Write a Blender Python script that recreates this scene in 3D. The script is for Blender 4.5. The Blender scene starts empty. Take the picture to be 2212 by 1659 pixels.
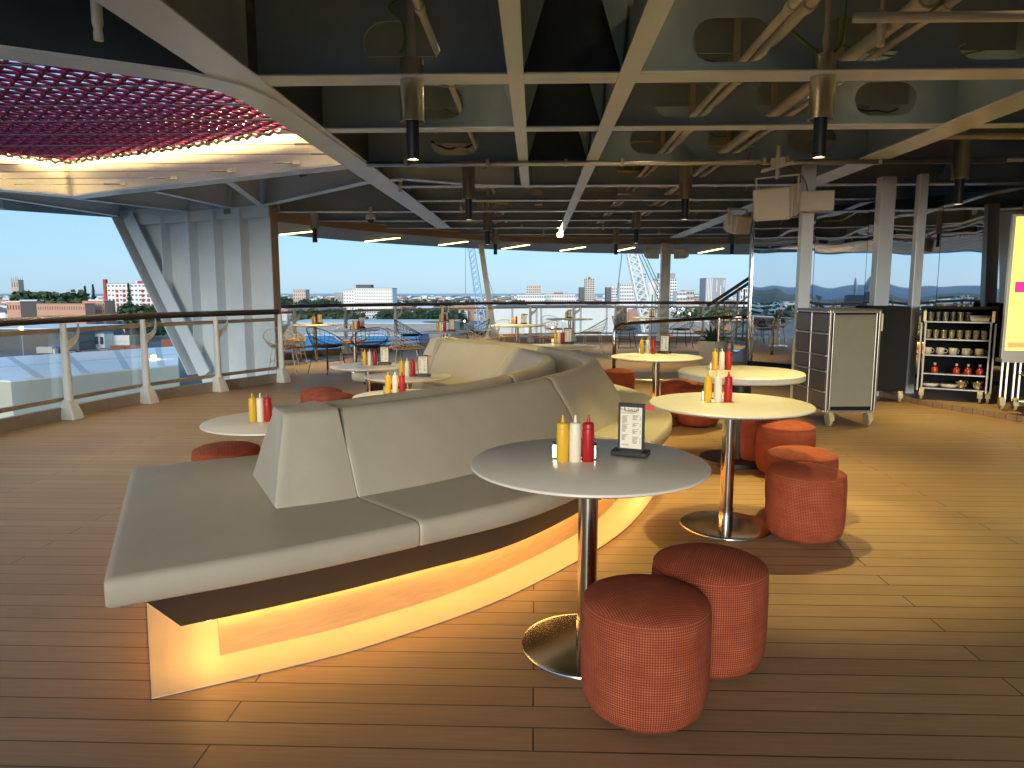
import bpy, bmesh, math, random
from mathutils import Vector, Matrix
R = math.radians
random.seed(7)
S = bpy.context.scene
COL = S.collection

# ---------------------------------------------------------------- camera, sky, sun, exposure
EYE = Vector((0, 0, 1.386)); FPX, CU, CV = 1533.0, 1106.0, 829.5
PITCH, YAW = R(7.3), R(1.83)
cam = bpy.data.cameras.new('camera'); cam.sensor_width = 36; cam.lens = 36 * FPX / 2212
cam.clip_start = .05; cam.clip_end = 60000
cam_o = bpy.data.objects.new('camera', cam); COL.objects.link(cam_o)
cam_o.location = EYE; cam_o.rotation_euler = (R(90) - PITCH, 0, YAW)
S.camera = cam_o

SUN_EL, SUN_AZ = R(9), R(190)           # azimuth clockwise from +Y: low behind the viewpoint, a soft dusk glow
w = bpy.data.worlds.new('World'); S.world = w; w.use_nodes = True
nt = w.node_tree; nt.nodes.clear()
out = nt.nodes.new('ShaderNodeOutputWorld'); bg = nt.nodes.new('ShaderNodeBackground')
sky = nt.nodes.new('ShaderNodeTexSky'); sky.sky_type = 'NISHITA'; sky.sun_disc = False
sky.sun_elevation = SUN_EL; sky.sun_rotation = SUN_AZ; sky.altitude = 0
sky.air_density = 1.0; sky.dust_density = 0.3; sky.ozone_density = 3
bg.inputs['Strength'].default_value = 0.15
tint = nt.nodes.new('ShaderNodeMixRGB'); tint.blend_type = 'MULTIPLY'; tint.inputs[0].default_value = 1; tint.inputs[2].default_value = (.20, .22, .25, 1)
nt.links.new(sky.outputs[0], tint.inputs[1]); sky_fill = nt.nodes.new('ShaderNodeMixRGB'); sky_fill.blend_type = 'ADD'; sky_fill.inputs[0].default_value = 1; sky_fill.inputs[2].default_value = (.95, 1.65, 2.45, 1)   # constant pale blue added as fill, the sky overhead being too dim
nt.links.new(tint.outputs[0], sky_fill.inputs[1]); nt.links.new(sky_fill.outputs[0], bg.inputs[0]); nt.links.new(bg.outputs[0], out.inputs[0])
sun = bpy.data.lights.new('sun', 'SUN'); sun.energy = 1.5; sun.angle = R(24); sun.color = (1, .92, .76)
sun_o = bpy.data.objects.new('sun', sun); COL.objects.link(sun_o)
sd = Vector((math.sin(SUN_AZ) * math.cos(SUN_EL), math.cos(SUN_AZ) * math.cos(SUN_EL), math.sin(SUN_EL)))
sun_o.rotation_euler = sd.to_track_quat('Z', 'Y').to_euler(); sun_o.location = (20, -30, 30)
S.view_settings.view_transform = 'Standard'; S.view_settings.look = 'None'
S.view_settings.exposure = 1.0; S.view_settings.gamma = 1.0; S.view_settings.use_curve_mapping = False
S.render.engine = 'CYCLES'
S.cycles.use_denoising = True; S.cycles.max_bounces = 8; S.cycles.diffuse_bounces = 4
S.cycles.sample_clamp_indirect = 6; S.cycles.caustics_reflective = False; S.cycles.caustics_refractive = False

# ---------------------------------------------------------------- helpers
_f = Vector((-math.sin(YAW) * math.cos(PITCH), math.cos(YAW) * math.cos(PITCH), -math.sin(PITCH)))
_r = Vector((math.cos(YAW), math.sin(YAW), 0)); _u = _r.cross(_f)
def ray(u, v): return _f + _r * ((u - CU) / FPX) - _u * ((v - CV) / FPX)
def at(u, v, z):                       # survey of the photo: point seen at (u, v) lying at height z
    d = ray(u, v); return EYE + d * ((z - EYE.z) / d.z)
def aty(u, v, y):                      # the same for a point lying y metres ahead
    d = ray(u, v); return EYE + d * (y / d.y)

def mat(name, col, rough=.5, metal=0., var=0., vscale=8., bump=0., bscale=60., emit=None, es=0., spec=None, trans=0., coat=0., stretch=None):
    m = bpy.data.materials.new(name); m.use_nodes = True; n = m.node_tree.nodes; l = m.node_tree.links
    b = n['Principled BSDF']; b.inputs['Base Color'].default_value = (*col, 1); b.inputs['Roughness'].default_value = rough
    b.inputs['Metallic'].default_value = metal
    if spec is not None: b.inputs['Specular IOR Level'].default_value = spec
    if trans: b.inputs['Transmission Weight'].default_value = trans
    if coat: b.inputs['Coat Weight'].default_value = coat; b.inputs['Coat Roughness'].default_value = .08
    if emit: b.inputs['Emission Color'].default_value = (*emit, 1); b.inputs['Emission Strength'].default_value = es
    if var or bump:
        tc = n.new('ShaderNodeTexCoord'); src = tc.outputs['Object']
        if stretch:
            mp = n.new('ShaderNodeMapping'); mp.inputs['Scale'].default_value = stretch; l.new(src, mp.inputs[0]); src = mp.outputs[0]
    if var:
        t = n.new('ShaderNodeTexNoise'); t.inputs['Scale'].default_value = vscale; t.inputs['Detail'].default_value = 6; t.inputs['Roughness'].default_value = .65
        l.new(src, t.inputs['Vector'])
        cr = n.new('ShaderNodeValToRGB'); cr.color_ramp.elements[0].position = .3; cr.color_ramp.elements[1].position = .7
        cr.color_ramp.elements[0].color = (*[max(0, c * (1 - var)) for c in col], 1); cr.color_ramp.elements[1].color = (*[min(1, c * (1 + var)) for c in col], 1)
        l.new(t.outputs[0], cr.inputs[0]); l.new(cr.outputs[0], b.inputs['Base Color'])
        mr = n.new('ShaderNodeMapRange'); mr.inputs[3].default_value = max(.02, rough - .12 * min(1, var * 4)); mr.inputs[4].default_value = min(1, rough + .12 * min(1, var * 4))
        l.new(t.outputs[0], mr.inputs[0]); l.new(mr.outputs[0], b.inputs['Roughness'])
    if bump:
        t2 = n.new('ShaderNodeTexNoise'); t2.inputs['Scale'].default_value = bscale; t2.inputs['Detail'].default_value = 4
        l.new(src, t2.inputs['Vector'])
        bp = n.new('ShaderNodeBump'); bp.inputs['Strength'].default_value = bump; bp.inputs['Distance'].default_value = .01
        l.new(t2.outputs[0], bp.inputs['Height']); l.new(bp.outputs[0], b.inputs['Normal'])
    return m

def tag(o, label=None, cat=None, group=None, kind=None):
    if label: o['label'] = label
    if cat: o['category'] = cat
    if group: o['group'] = group
    if kind: o['kind'] = kind
    return o

def thing(name, label, cat, loc=(0, 0, 0), rz=0, group=None, kind=None):
    o = bpy.data.objects.new(name, None); COL.objects.link(o); o.empty_display_size = .1
    o.location = loc; o.rotation_euler = (0, 0, rz)
    return tag(o, label, cat, group, kind)

class MB:
    """collects shapes, then links them as one mesh object"""
    def __init__(s): s.bm = bmesh.new(); s.uv = None
    def quad(s, *p):
        try: return s.bm.faces.new([s.bm.verts.new(q) for q in p])
        except ValueError: return None
    def box(s, c, d, rz=0, m=None):
        x, y, z = d[0] / 2, d[1] / 2, d[2] / 2
        M = (m or Matrix.Identity(4)) @ Matrix.Translation(c) @ Matrix.Rotation(rz, 4, 'Z')
        v = [s.bm.verts.new(M @ Vector((a * x, b * y, e * z))) for e in (-1, 1) for a, b in ((-1, -1), (1, -1), (1, 1), (-1, 1))]
        for i in ((3, 2, 1, 0), (4, 5, 6, 7), (0, 1, 5, 4), (1, 2, 6, 5), (2, 3, 7, 6), (3, 0, 4, 7)): s.bm.faces.new([v[k] for k in i])
        return s
    def bar(s, a, b, wd, h, up=(0, 0, 1)):
        a, b = Vector(a), Vector(b); d = b - a; L = d.length
        if L < 1e-6: return s
        z = d.normalized(); x = Vector(up).cross(z)
        if x.length < 1e-4: x = Vector((1, 0, 0)).cross(z)
        x.normalize(); y = z.cross(x)
        M = Matrix((x, y, z)).transposed().to_4x4(); M.translation = (a + b) / 2
        return s.box((0, 0, 0), (wd, h, L), 0, M)
    def tube(s, pts, r, seg=8, closed=False, caps=True, rr=None):
        pts = [Vector(p) for p in pts]; n = len(pts); rings = []; px = None
        for i, p in enumerate(pts):
            if closed: t = pts[(i + 1) % n] - pts[i - 1]
            else: t = pts[min(i + 1, n - 1)] - pts[max(i - 1, 0)]
            t.normalize()
            if px is None:
                px = t.cross(Vector((0, 0, 1)))
                if px.length < .05: px = t.cross(Vector((1, 0, 0)))
            px = (px - t * px.dot(t)).normalized(); py = t.cross(px)
            q = rr[i] if rr else r
            rings.append([s.bm.verts.new(p + (px * math.cos(a) + py * math.sin(a)) * q) for a in [2 * math.pi * k / seg for k in range(seg)]])
        for i in range(n if closed else n - 1):
            A, B = rings[i], rings[(i + 1) % n]
            for k in range(seg): s.bm.faces.new((A[k], A[(k + 1) % seg], B[(k + 1) % seg], B[k]))
        if caps and not closed:
            s.bm.faces.new(rings[0][::-1]); s.bm.faces.new(rings[-1])
        return s
    def lathe(s, prof, seg=48, c=(0, 0, 0), uv=False):
        c = Vector(c); rings = []; L = [0]
        for i in range(1, len(prof)): L.append(L[-1] + math.hypot(prof[i][0] - prof[i - 1][0], prof[i][1] - prof[i - 1][1]))
        RM = max(p[0] for p in prof)
        for r, z in prof:
            if r < 1e-5: rings.append([s.bm.verts.new(c + Vector((0, 0, z)))] * seg)
            else: rings.append([s.bm.verts.new(c + Vector((r * math.cos(2 * math.pi * k / seg), r * math.sin(2 * math.pi * k / seg), z))) for k in range(seg)])
        lay = s.bm.loops.layers.uv.verify() if uv else None
        for i in range(len(prof) - 1):
            A, B = rings[i], rings[i + 1]
            for k in range(seg):
                k2 = (k + 1) % seg
                vs = [A[k], A[k2], B[k2], B[k]]; u = [(k, i), (k + 1, i), (k + 1, i + 1), (k, i + 1)]
                V, U = [], []
                for a, b in zip(vs, u):
                    if a not in V: V.append(a); U.append(b)
                if len(V) < 3: continue
                f = s.bm.faces.new(V)
                if uv:
                    f.normal_update(); top = abs(f.normal.z) > .75
                    for lp, b in zip(f.loops, U):
                        q = lp.vert.co - c
                        lp[lay].uv = (q.x + 10, q.y) if top else (b[0] * 2 * math.pi * RM / seg, L[b[1]])
        return s
    def loft(s, rows, closed=True, caps=True):
        V = [[s.bm.verts.new(p) for p in row] for row in rows]; m = len(V[0])
        for i in range(len(V) - 1):
            for k in range(m if closed else m - 1):
                s.bm.faces.new((V[i][k], V[i][(k + 1) % m], V[i + 1][(k + 1) % m], V[i + 1][k]))
        if caps and closed: s.bm.faces.new(V[0][::-1]); s.bm.faces.new(V[-1])
        return s
    def build(s, name, m, parent=None, smooth=None, bevel=0, sub=0, loc=None):
        bmesh.ops.recalc_face_normals(s.bm, faces=s.bm.faces)
        me = bpy.data.meshes.new(name); s.bm.to_mesh(me); s.bm.free()
        return link(name, me, m, parent, smooth, bevel, sub, loc)

def link(name, me, m, parent=None, smooth=None, bevel=0, sub=0, loc=None):
    for x in (m if isinstance(m, (list, tuple)) else [m]): me.materials.append(x)
    o = bpy.data.objects.new(name, me); COL.objects.link(o)
    if smooth:
        for p in me.polygons: p.use_smooth = True
        if smooth is not True: me.set_sharp_from_angle(angle=R(smooth))
    if bevel:
        b = o.modifiers.new('b', 'BEVEL'); b.width = bevel; b.segments = 2; b.limit_method = 'ANGLE'; b.angle_limit = R(40)
    if sub:
        b = o.modifiers.new('s', 'SUBSURF'); b.levels = sub; b.render_levels = sub
    if parent: o.parent = parent
    if loc: o.location = loc
    return o

def plate(outer, holes=(), t=.02):
    """flat plate in its own XY plane with holes, as mesh data"""
    cu = bpy.data.curves.new('c', 'CURVE'); cu.dimensions = '2D'; cu.fill_mode = 'BOTH'; cu.extrude = t / 2
    for lp in (outer, *holes):
        sp = cu.splines.new('POLY'); sp.points.add(len(lp) - 1); sp.use_cyclic_u = True
        for p, q in zip(sp.points, lp): p.co = (q[0], q[1], 0, 1)
    o = bpy.data.objects.new('c', cu); COL.objects.link(o)
    dg = bpy.context.evaluated_depsgraph_get(); me = bpy.data.meshes.new_from_object(o.evaluated_get(dg))
    bpy.data.objects.remove(o); bpy.data.curves.remove(cu)
    return me

def letters(body, size, t=.0006, font_align='CENTER'):
    cu = bpy.data.curves.new('t', 'FONT'); cu.body = body; cu.size = size; cu.extrude = t; cu.align_x = font_align; cu.resolution_u = 3
    o = bpy.data.objects.new('t', cu); COL.objects.link(o)
    dg = bpy.context.evaluated_depsgraph_get(); me = bpy.data.meshes.new_from_object(o.evaluated_get(dg))
    bpy.data.objects.remove(o); bpy.data.curves.remove(cu)
    return me

def kids(o): return [c for c in COL.objects if c.parent == o]
CH = {}
def dup(o, loc, rz, label=None, group=None):
    """copy of a thing with its parts and sub-parts"""
    if o.name not in CH: CH[o.name] = [(c, kids(c)) for c in kids(o)]
    r = o.copy(); COL.objects.link(r); r.location = loc; r.rotation_euler = (0, 0, rz)
    if label: r['label'] = label
    if group: r['group'] = group
    for c, gs in CH[o.name]:
        d = c.copy(); COL.objects.link(d); d.parent = r
        for g in gs:
            e = g.copy(); COL.objects.link(e); e.parent = d
    return r

def spline(P, n):
    """Catmull-Rom through the points, n samples per span"""
    P = [Vector(p) for p in P]; Q = [2 * P[0] - P[1]] + P + [2 * P[-1] - P[-2]]; o = []
    for i in range(1, len(Q) - 2):
        a, b, c, d = Q[i - 1:i + 3]
        for k in range(n):
            t = k / n
            o.append(.5 * ((2 * b) + (c - a) * t + (2 * a - 5 * b + 4 * c - d) * t * t + (3 * b - a - 3 * c + d) * t ** 3))
    o.append(P[-1]); return o

def stadium(cx, cy, wd, h, k=8):
    r = h / 2; a = wd / 2 - r
    return [(cx + a + r * math.cos(R(-90 + 180 * i / k)), cy + r * math.sin(R(-90 + 180 * i / k))) for i in range(k + 1)] + \
           [(cx - a + r * math.cos(R(90 + 180 * i / k)), cy + r * math.sin(R(90 + 180 * i / k))) for i in range(k + 1)]

# ---------------------------------------------------------------- materials
M = {}
M['leather'] = mat('leather', (.47, .43, .345), .42, var=.05, vscale=5, bump=.12, bscale=260)
def sag(m):
    n = m.node_tree.nodes; l = m.node_tree.links; b = n['Principled BSDF']; old = b.inputs['Normal'].links[0].from_node
    t = n.new('ShaderNodeTexNoise'); t.inputs['Scale'].default_value = 5.5; t.inputs['Detail'].default_value = 2; t.inputs['Distortion'].default_value = .6
    tc = n.new('ShaderNodeTexCoord'); l.new(tc.outputs['Object'], t.inputs['Vector'])
    bp = n.new('ShaderNodeBump'); bp.inputs['Strength'].default_value = .10; bp.inputs['Distance'].default_value = .02
    l.new(t.outputs[0], bp.inputs['Height']); l.new(bp.outputs[0], old.inputs['Normal'])
sag(M['leather'])
M['seatbase'] = mat('dark_fascia', (.035, .028, .023), .6, var=.1)
M['cream'] = mat('cream_panel', (.72, .62, .45), .4, var=.06, vscale=4)
M['kick'] = mat('kick_board', (.55, .36, .17), .4, var=.12, vscale=6, stretch=(1, 1, 8))
M['top'] = mat('table_laminate', (.80, .76, .67), .33, var=.03, vscale=3)
M['edge'] = mat('table_edge', (.75, .72, .66), .4)
M['stone'] = mat('table_stone', (.55, .54, .50), .4, var=.12, vscale=60)
M['chrome'] = mat('brushed_steel', (.62, .58, .52), .16, 1., var=.08, vscale=4)
M['steel'] = mat('dull_steel', (.66, .64, .58), .30, 1., var=.12, vscale=3, stretch=(1, 1, .2))
M['black'] = mat('black_paint', (.012, .014, .02), .45)
M['navy'] = mat('black_tube', (.008, .010, .02), .5)
M['white'] = mat('white_paint', (.72, .73, .72), .4, var=.05, vscale=5)
M['offwhite'] = mat('offwhite_plastic', (.62, .60, .53), .5, var=.04)
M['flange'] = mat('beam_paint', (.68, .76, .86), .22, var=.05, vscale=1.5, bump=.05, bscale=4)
M['web'] = mat('beam_paint_shaded', (.27, .365, .46), .42, var=.10, vscale=1.2)  # beam paint made darker and bluer to carry the shade on the webs
M['plating'] = mat('plating_lamplit', (.52, .42, .26), .5, var=.12, vscale=1)  # warm gold of lamplight in the bays put into the plating colour
M['bay_dark'] = mat('bay_navy_shade', (.035, .05, .065), .35, var=.2, vscale=2)  # navy of the closed bays, also painted on as shade elsewhere
M['finpaint'] = mat('fin_paint', (.70, .77, .82), .3, var=.06, vscale=1.2)
M['fascia'] = mat('fascia_paint', (.34, .25, .17), .5, var=.06)
M['coaming'] = mat('coaming_paint', (.78, .72, .58), .4, var=.05)
M['pipe'] = mat('conduit_paint', (.55, .53, .48), .3, var=.12, vscale=6)
M['wood'] = mat('handrail_wood', (.06, .045, .038), .42, var=.08, vscale=14, coat=.12)
M['rail'] = mat('rail_alloy', (.36, .29, .22), .4, var=.06)
M['kerb'] = mat('kerb_paint', (.30, .26, .22), .5, var=.1)
M['mustard'] = mat('mustard_plastic', (.78, .46, .03), .38)
M['mayo'] = mat('cream_plastic', (.85, .78, .62), .38)
M['ketchup'] = mat('ketchup_plastic', (.42, .012, .016), .35)
M['paper'] = mat('menu_paper', (.85, .79, .66), .7)
M['ink'] = mat('menu_ink', (.10, .07, .05), .8)
M['redtab'] = mat('red_tab', (.70, .05, .06), .4)
M['wire_dark'] = mat('dark_wire', (.012, .012, .015), .45)
M['wire_light'] = mat('cream_wire', (.68, .60, .47), .4)
M['cush_o'] = mat('orange_cushion', (.42, .13, .035), .8, var=.12, vscale=60)
M['cush_d'] = mat('dark_cushion', (.012, .012, .018), .8)
M['cartgrey'] = mat('trolley_panel', (.22, .225, .17), .5, var=.05)
M['alu'] = mat('aluminium', (.50, .48, .44), .32, .9)
M['smoke'] = mat('smoked_panel', (.10, .10, .11), .2)
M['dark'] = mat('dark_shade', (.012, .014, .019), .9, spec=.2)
M['caster'] = mat('caster_plastic', (.42, .36, .24), .5)
M['pot'] = mat('pot_grey', (.50, .48, .44), .6, var=.08)
M['agave'] = mat('agave_leaf', (.025, .06, .03), .5, var=.3, vscale=9)
M['cableg'] = mat('green_cable', (.10, .22, .05), .5)
M['cableo'] = mat('orange_cable', (.30, .09, .03), .5)
M['cable'] = mat('steel_cable', (.30, .28, .26), .35, .8)
M['rope'] = mat('maroon_rope', (.19, .04, .09), 1.0, spec=.1, var=.3, vscale=30, bump=.4, bscale=120)
M['chain'] = mat('edge_lacing', (.07, .05, .035), .7, var=.4, vscale=20)
M['lampface'] = mat('lamp_glow', (1, .8, .5), .5, emit=(1, .72, .34), es=30)
M['strip'] = mat('strip_glow', (1, .8, .4), .5, emit=(1, .78, .26), es=5)
M['led'] = mat('led_glow', (1, .7, .3), .5, emit=(1, .50, .12), es=19)
M['led2'] = mat('led_glow_soft', (1, .7, .3), .5, emit=(1, .50, .12), es=16)
M['ledy'] = mat('cove_glow', (1, .8, .4), .5, emit=(1, .76, .34), es=75)
M['flood'] = mat('flood_glow', (1, .9, .7), .5, emit=(1, .85, .45), es=25)

def glass_mat():
    m = bpy.data.materials.new('rail_glass'); m.use_nodes = True; n = m.node_tree.nodes; l = m.node_tree.links
    n.clear(); o = n.new('ShaderNodeOutputMaterial'); mix = n.new('ShaderNodeMixShader'); t = n.new('ShaderNodeBsdfTransparent'); g = n.new('ShaderNodeBsdfGlossy')
    t.inputs[0].default_value = (.94, .97, .97, 1); g.inputs['Roughness'].default_value = .02
    fr = n.new('ShaderNodeFresnel'); fr.inputs[0].default_value = 1.4
    sc = n.new('ShaderNodeMath'); sc.operation = 'MULTIPLY'; sc.inputs[1].default_value = .3; l.new(fr.outputs[0], sc.inputs[0]); l.new(sc.outputs[0], mix.inputs[0]); l.new(t.outputs[0], mix.inputs[1]); l.new(g.outputs[0], mix.inputs[2]); l.new(mix.outputs[0], o.inputs[0])
    return m
M['glass'] = glass_mat()

def mirror_mat():
    m = mat('mirror_panel', (.88, .90, .92), .015, 1.)
    return m
M['mirror'] = mirror_mat()

def deck_mat():
    m = bpy.data.materials.new('deck_planks'); m.use_nodes = True; n = m.node_tree.nodes; l = m.node_tree.links; b = n['Principled BSDF']
    tc = n.new('ShaderNodeTexCoord'); br = n.new('ShaderNodeTexBrick'); br.offset = .37; br.offset_frequency = 2; br.squash = 1
    br.inputs['Scale'].default_value = 1; br.inputs['Brick Width'].default_value = 2.7; br.inputs['Row Height'].default_value = .118
    br.inputs['Mortar Size'].default_value = .0032; br.inputs['Mortar Smooth'].default_value = .15; br.inputs['Bias'].default_value = 0
    br.inputs['Color1'].default_value = (.45, .285, .150, 1); br.inputs['Color2'].default_value = (.375, .23, .118, 1); br.inputs['Mortar'].default_value = (.03, .02, .014, 1)
    l.new(tc.outputs['Object'], br.inputs['Vector'])
    mp = n.new('ShaderNodeMapping'); mp.inputs['Scale'].default_value = (2.2, 40, 1); l.new(tc.outputs['Object'], mp.inputs[0])
    t = n.new('ShaderNodeTexNoise'); t.inputs['Scale'].default_value = 2; t.inputs['Detail'].default_value = 5; l.new(mp.outputs[0], t.inputs['Vector'])
    t3 = n.new('ShaderNodeTexNoise'); t3.inputs['Scale'].default_value = .9; t3.inputs['Detail'].default_value = 6; l.new(tc.outputs['Object'], t3.inputs['Vector'])
    mx = n.new('ShaderNodeMixRGB'); mx.blend_type = 'MULTIPLY'; mx.inputs[0].default_value = .45
    l.new(br.outputs[0], mx.inputs[1]); l.new(t.outputs[0], mx.inputs[2])
    g = n.new('ShaderNodeMixRGB'); g.blend_type = 'OVERLAY'; g.inputs[0].default_value = .35; l.new(mx.outputs[0], g.inputs[1]); l.new(t3.outputs[0], g.inputs[2])
    hs = n.new('ShaderNodeBrightContrast'); hs.inputs[1].default_value = .02; l.new(g.outputs[0], hs.inputs[0]); l.new(hs.outputs[0], b.inputs['Base Color'])
    mr = n.new('ShaderNodeMapRange'); mr.inputs[3].default_value = .36; mr.inputs[4].default_value = .62; l.new(t3.outputs[0], mr.inputs[0]); l.new(mr.outputs[0], b.inputs['Roughness'])
    bp = n.new('ShaderNodeBump'); bp.inputs['Strength'].default_value = .5; bp.inputs['Distance'].default_value = .004; bp.invert = True
    l.new(br.outputs['Fac'], bp.inputs['Height']); l.new(bp.outputs[0], b.inputs['Normal'])
    return m
M['deck'] = deck_mat()

def weave_mat():
    m = bpy.data.materials.new('woven_fabric'); m.use_nodes = True; n = m.node_tree.nodes; l = m.node_tree.links; b = n['Principled BSDF']
    tc = n.new('ShaderNodeTexCoord'); sp = n.new('ShaderNodeSeparateXYZ'); l.new(tc.outputs['UV'], sp.inputs[0])
    def mth(op, a, bb=None):
        k = n.new('ShaderNodeMath'); k.operation = op
        for i, x in enumerate((a, bb)):
            if x is None: continue
            if isinstance(x, (int, float)): k.inputs[i].default_value = x
            else: l.new(x, k.inputs[i])
        return k.outputs[0]
    F = 2 * math.pi / .0165
    su = mth('SINE', mth('MULTIPLY', mth('ADD', sp.outputs[0], sp.outputs[1]), F)); sv = mth('SINE', mth('MULTIPLY', mth('SUBTRACT', sp.outputs[0], sp.outputs[1]), F))
    p = mth('MULTIPLY', su, sv); p = mth('ADD', mth('MULTIPLY', p, .5), .5)
    st = mth('SINE', mth('MULTIPLY', sp.outputs[1], 2 * math.pi / .034))           # coarser ribs of the weave
    st = mth('MULTIPLY', mth('GREATER_THAN', st, .96), .10)
    ns = n.new('ShaderNodeTexNoise'); ns.inputs['Scale'].default_value = 14; ns.inputs['Detail'].default_value = 6; l.new(tc.outputs['UV'], ns.inputs['Vector'])
    fac = mth('MULTIPLY', mth('POWER', p, 1.6), mth('ADD', mth('MULTIPLY', ns.outputs[0], 1.1), .25)); fac = mth('ADD', fac, st)
    cr = n.new('ShaderNodeValToRGB'); cr.color_ramp.elements[0].color = (.15, .024, .009, 1); cr.color_ramp.elements[1].color = (.58, .20, .09, 1)
    e = cr.color_ramp.elements.new(.45); e.color = (.36, .066, .022, 1)
    l.new(fac, cr.inputs[0]); l.new(cr.outputs[0], b.inputs['Base Color']); b.inputs['Roughness'].default_value = .85
    bp = n.new('ShaderNodeBump'); bp.inputs['Strength'].default_value = .45; bp.inputs['Distance'].default_value = .003
    l.new(p, bp.inputs['Height']); l.new(bp.outputs[0], b.inputs['Normal'])
    return m
M['weave'] = weave_mat()

# ================================================================= THE SHIP'S STRUCTURE
ZB, ZP = 2.90, 3.65                     # underside of the beam flanges, underside of the plating
OPEN = [(-2.28, 5.75), (-2.22, 8.46), (-7.17, 11.04), (-7.73, 10.29), (-9.2, 7.9), (-9.0, 1.6), (-6.0, 3.28), (-3.43, 4.67), (-2.93, 4.97), (-2.55, 5.19), (-2.36, 5.42)]
RIM = spline([(-4.55, 12.75), (-5.15, 13.75), (-5.00, 14.6), (-3.40, 17.2), (-.72, 20.1), (1.94, 21.1), (6.0, 21.25), (9.5, 21.0)], 8)
RIM_OUT = spline([(-5.6, 12.9), (-6.6, 14.6), (-6.35, 17.0), (-4.30, 20.6), (-.95, 23.8), (2.39, 25.85), (7.62, 26.95), (11, 26.6)], 8)

deckpts = [(10, -4), (10, 20.2), (7.4, 20.5), (4.87, 21.15), (2.34, 21.2), (1.1, 21.1), (-.3, 20.7), (-1.5, 19.95), (-2.6, 18.85), (-3.6, 17.55), (-4.6, 16.4), (-5.4, 15.1), (-5.75, 13.5),
           (-4.62, 12.6), (-4.2, 11.2), (-4.75, 9.95), (-5.2, 8.85), (-5.45, 7.65), (-5.6, 6.4), (-5.7, 5.2), (-5.75, 4), (-5.8, -4)]
deck = link('deck_floor', plate(deckpts, (), .2), M['deck']); deck.location.z = -.1; tag(deck, kind='structure')

ceiling = thing('ceiling', None, None, kind='structure')
def frame_xz(me, name, y, m, parent):                    # plate drawn in (x, z), stood up at depth y
    o = link(name, me, m, parent); o.rotation_euler = (R(90), 0, 0); o.location = (0, y, 0); return o
def rimx(y):                                             # where the roof rim cuts this depth
    b = -2.1
    for p, q in zip(RIM, RIM[1:]):
        if (p.y - y) * (q.y - y) <= 0 and p.y != q.y and p.x < 3: b = p.x + (q.x - p.x) * (y - p.y) / (q.y - p.y)
    return b + .03
roof_outline = [(-10.3, -4), (-10.3, 12.6), (-9.75, 12.85), (-8.3, 14.4), (-4.6, 12.72)] + [(p.x, p.y) for p in RIM[2:]] + [(10, 20.9), (10, -4)]
me = plate(roof_outline, [OPEN], .03)
o = link('plating', me, M['plating'], ceiling); o.location.z = ZP + .015
HX = [-1.83, -.95, 1.38, 2.28, 3.2, 4.62, 5.5, 6.4]
for i, (y, wd) in enumerate(((-2.8, .2), (-1.2, .2), (.42, .22), (2.04, .22), (3.66, .22), (5.3, .24), (6.88, .17), (8.62, .2), (10.45, .18), (12.05, .16), (13.6, .16), (15.3, .16), (17.0, .16), (18.9, .14))):
    x0 = -2.0 if y < 11.5 else rimx(y)
    holes = [stadium(x, 3.15, .56, .30) for x in HX if x > x0 + .4] if i not in (8,) else [stadium(x, 3.15, .5, .26) for x in (1.4, 2.4, 5.5)]
    if y > 11.5: holes = [stadium(x, 3.13, .56, .28) for x in (-2.6, -.9, .1, 1.38, 2.28, 3.2, 4.62, 5.5) if x > x0 + .4]
    beam = frame_xz(plate([(x0, ZB + .014), (9.5, ZB + .014), (9.5, ZP), (x0, ZP)], holes, .014), 'cross_beam', y, M['web'], ceiling)
    f = MB(); f.box(((x0 + 9.5) / 2, y, ZB + .007), (9.5 - x0, wd, .014)); fo = f.build('flange', M['flange'], ceiling, bevel=.004)
for x, wd, y0, y1, dz in ((-2.12, .34, -4, 16.9, 0), (3.84, .34, -4, 19.9, 0), (-.14, .115, -4, 10.3, .003), (.65, .14, -4, 18.2, .003), (7.2, .2, -4, 19, .003)):
    f = MB(); f.box((x, (y0 + y1) / 2, ZB - .003 + dz), (wd, y1 - y0, .016)); f.build('girder_flange', M['flange'], ceiling, bevel=.004)
    if wd < .3:                                          # shallow girders, with gussets at every crossing beam
        f = MB(); f.box((x, (y0 + y1) / 2, ZB + .20), (.012, y1 - y0, .38)); f.build('girder_web', M['web'], ceiling)
    else:
        f = MB(); f.box((x, (y0 + y1) / 2, (ZB + .012 + ZP) / 2), (.016, y1 - y0, ZP - ZB - .016)); f.build('girder_web', M['web'], ceiling)
g = MB()
for x in (-.14, .65):
    for y in (5.3, 6.88, 8.62, 10.2):
        for sx in (-1, 1):
            a, b, c = Vector((x + sx * .05, y - .1, ZB + .02)), Vector((x + sx * .02, y - .1, ZB + .5)), Vector((x + sx * .2, y - .1, ZB + .5))
            h = Vector((0, .01, 0)); g.loft([[a, b, c], [a + h, b + h, c + h]])
g.build('gusset', M['web'], ceiling)

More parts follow.
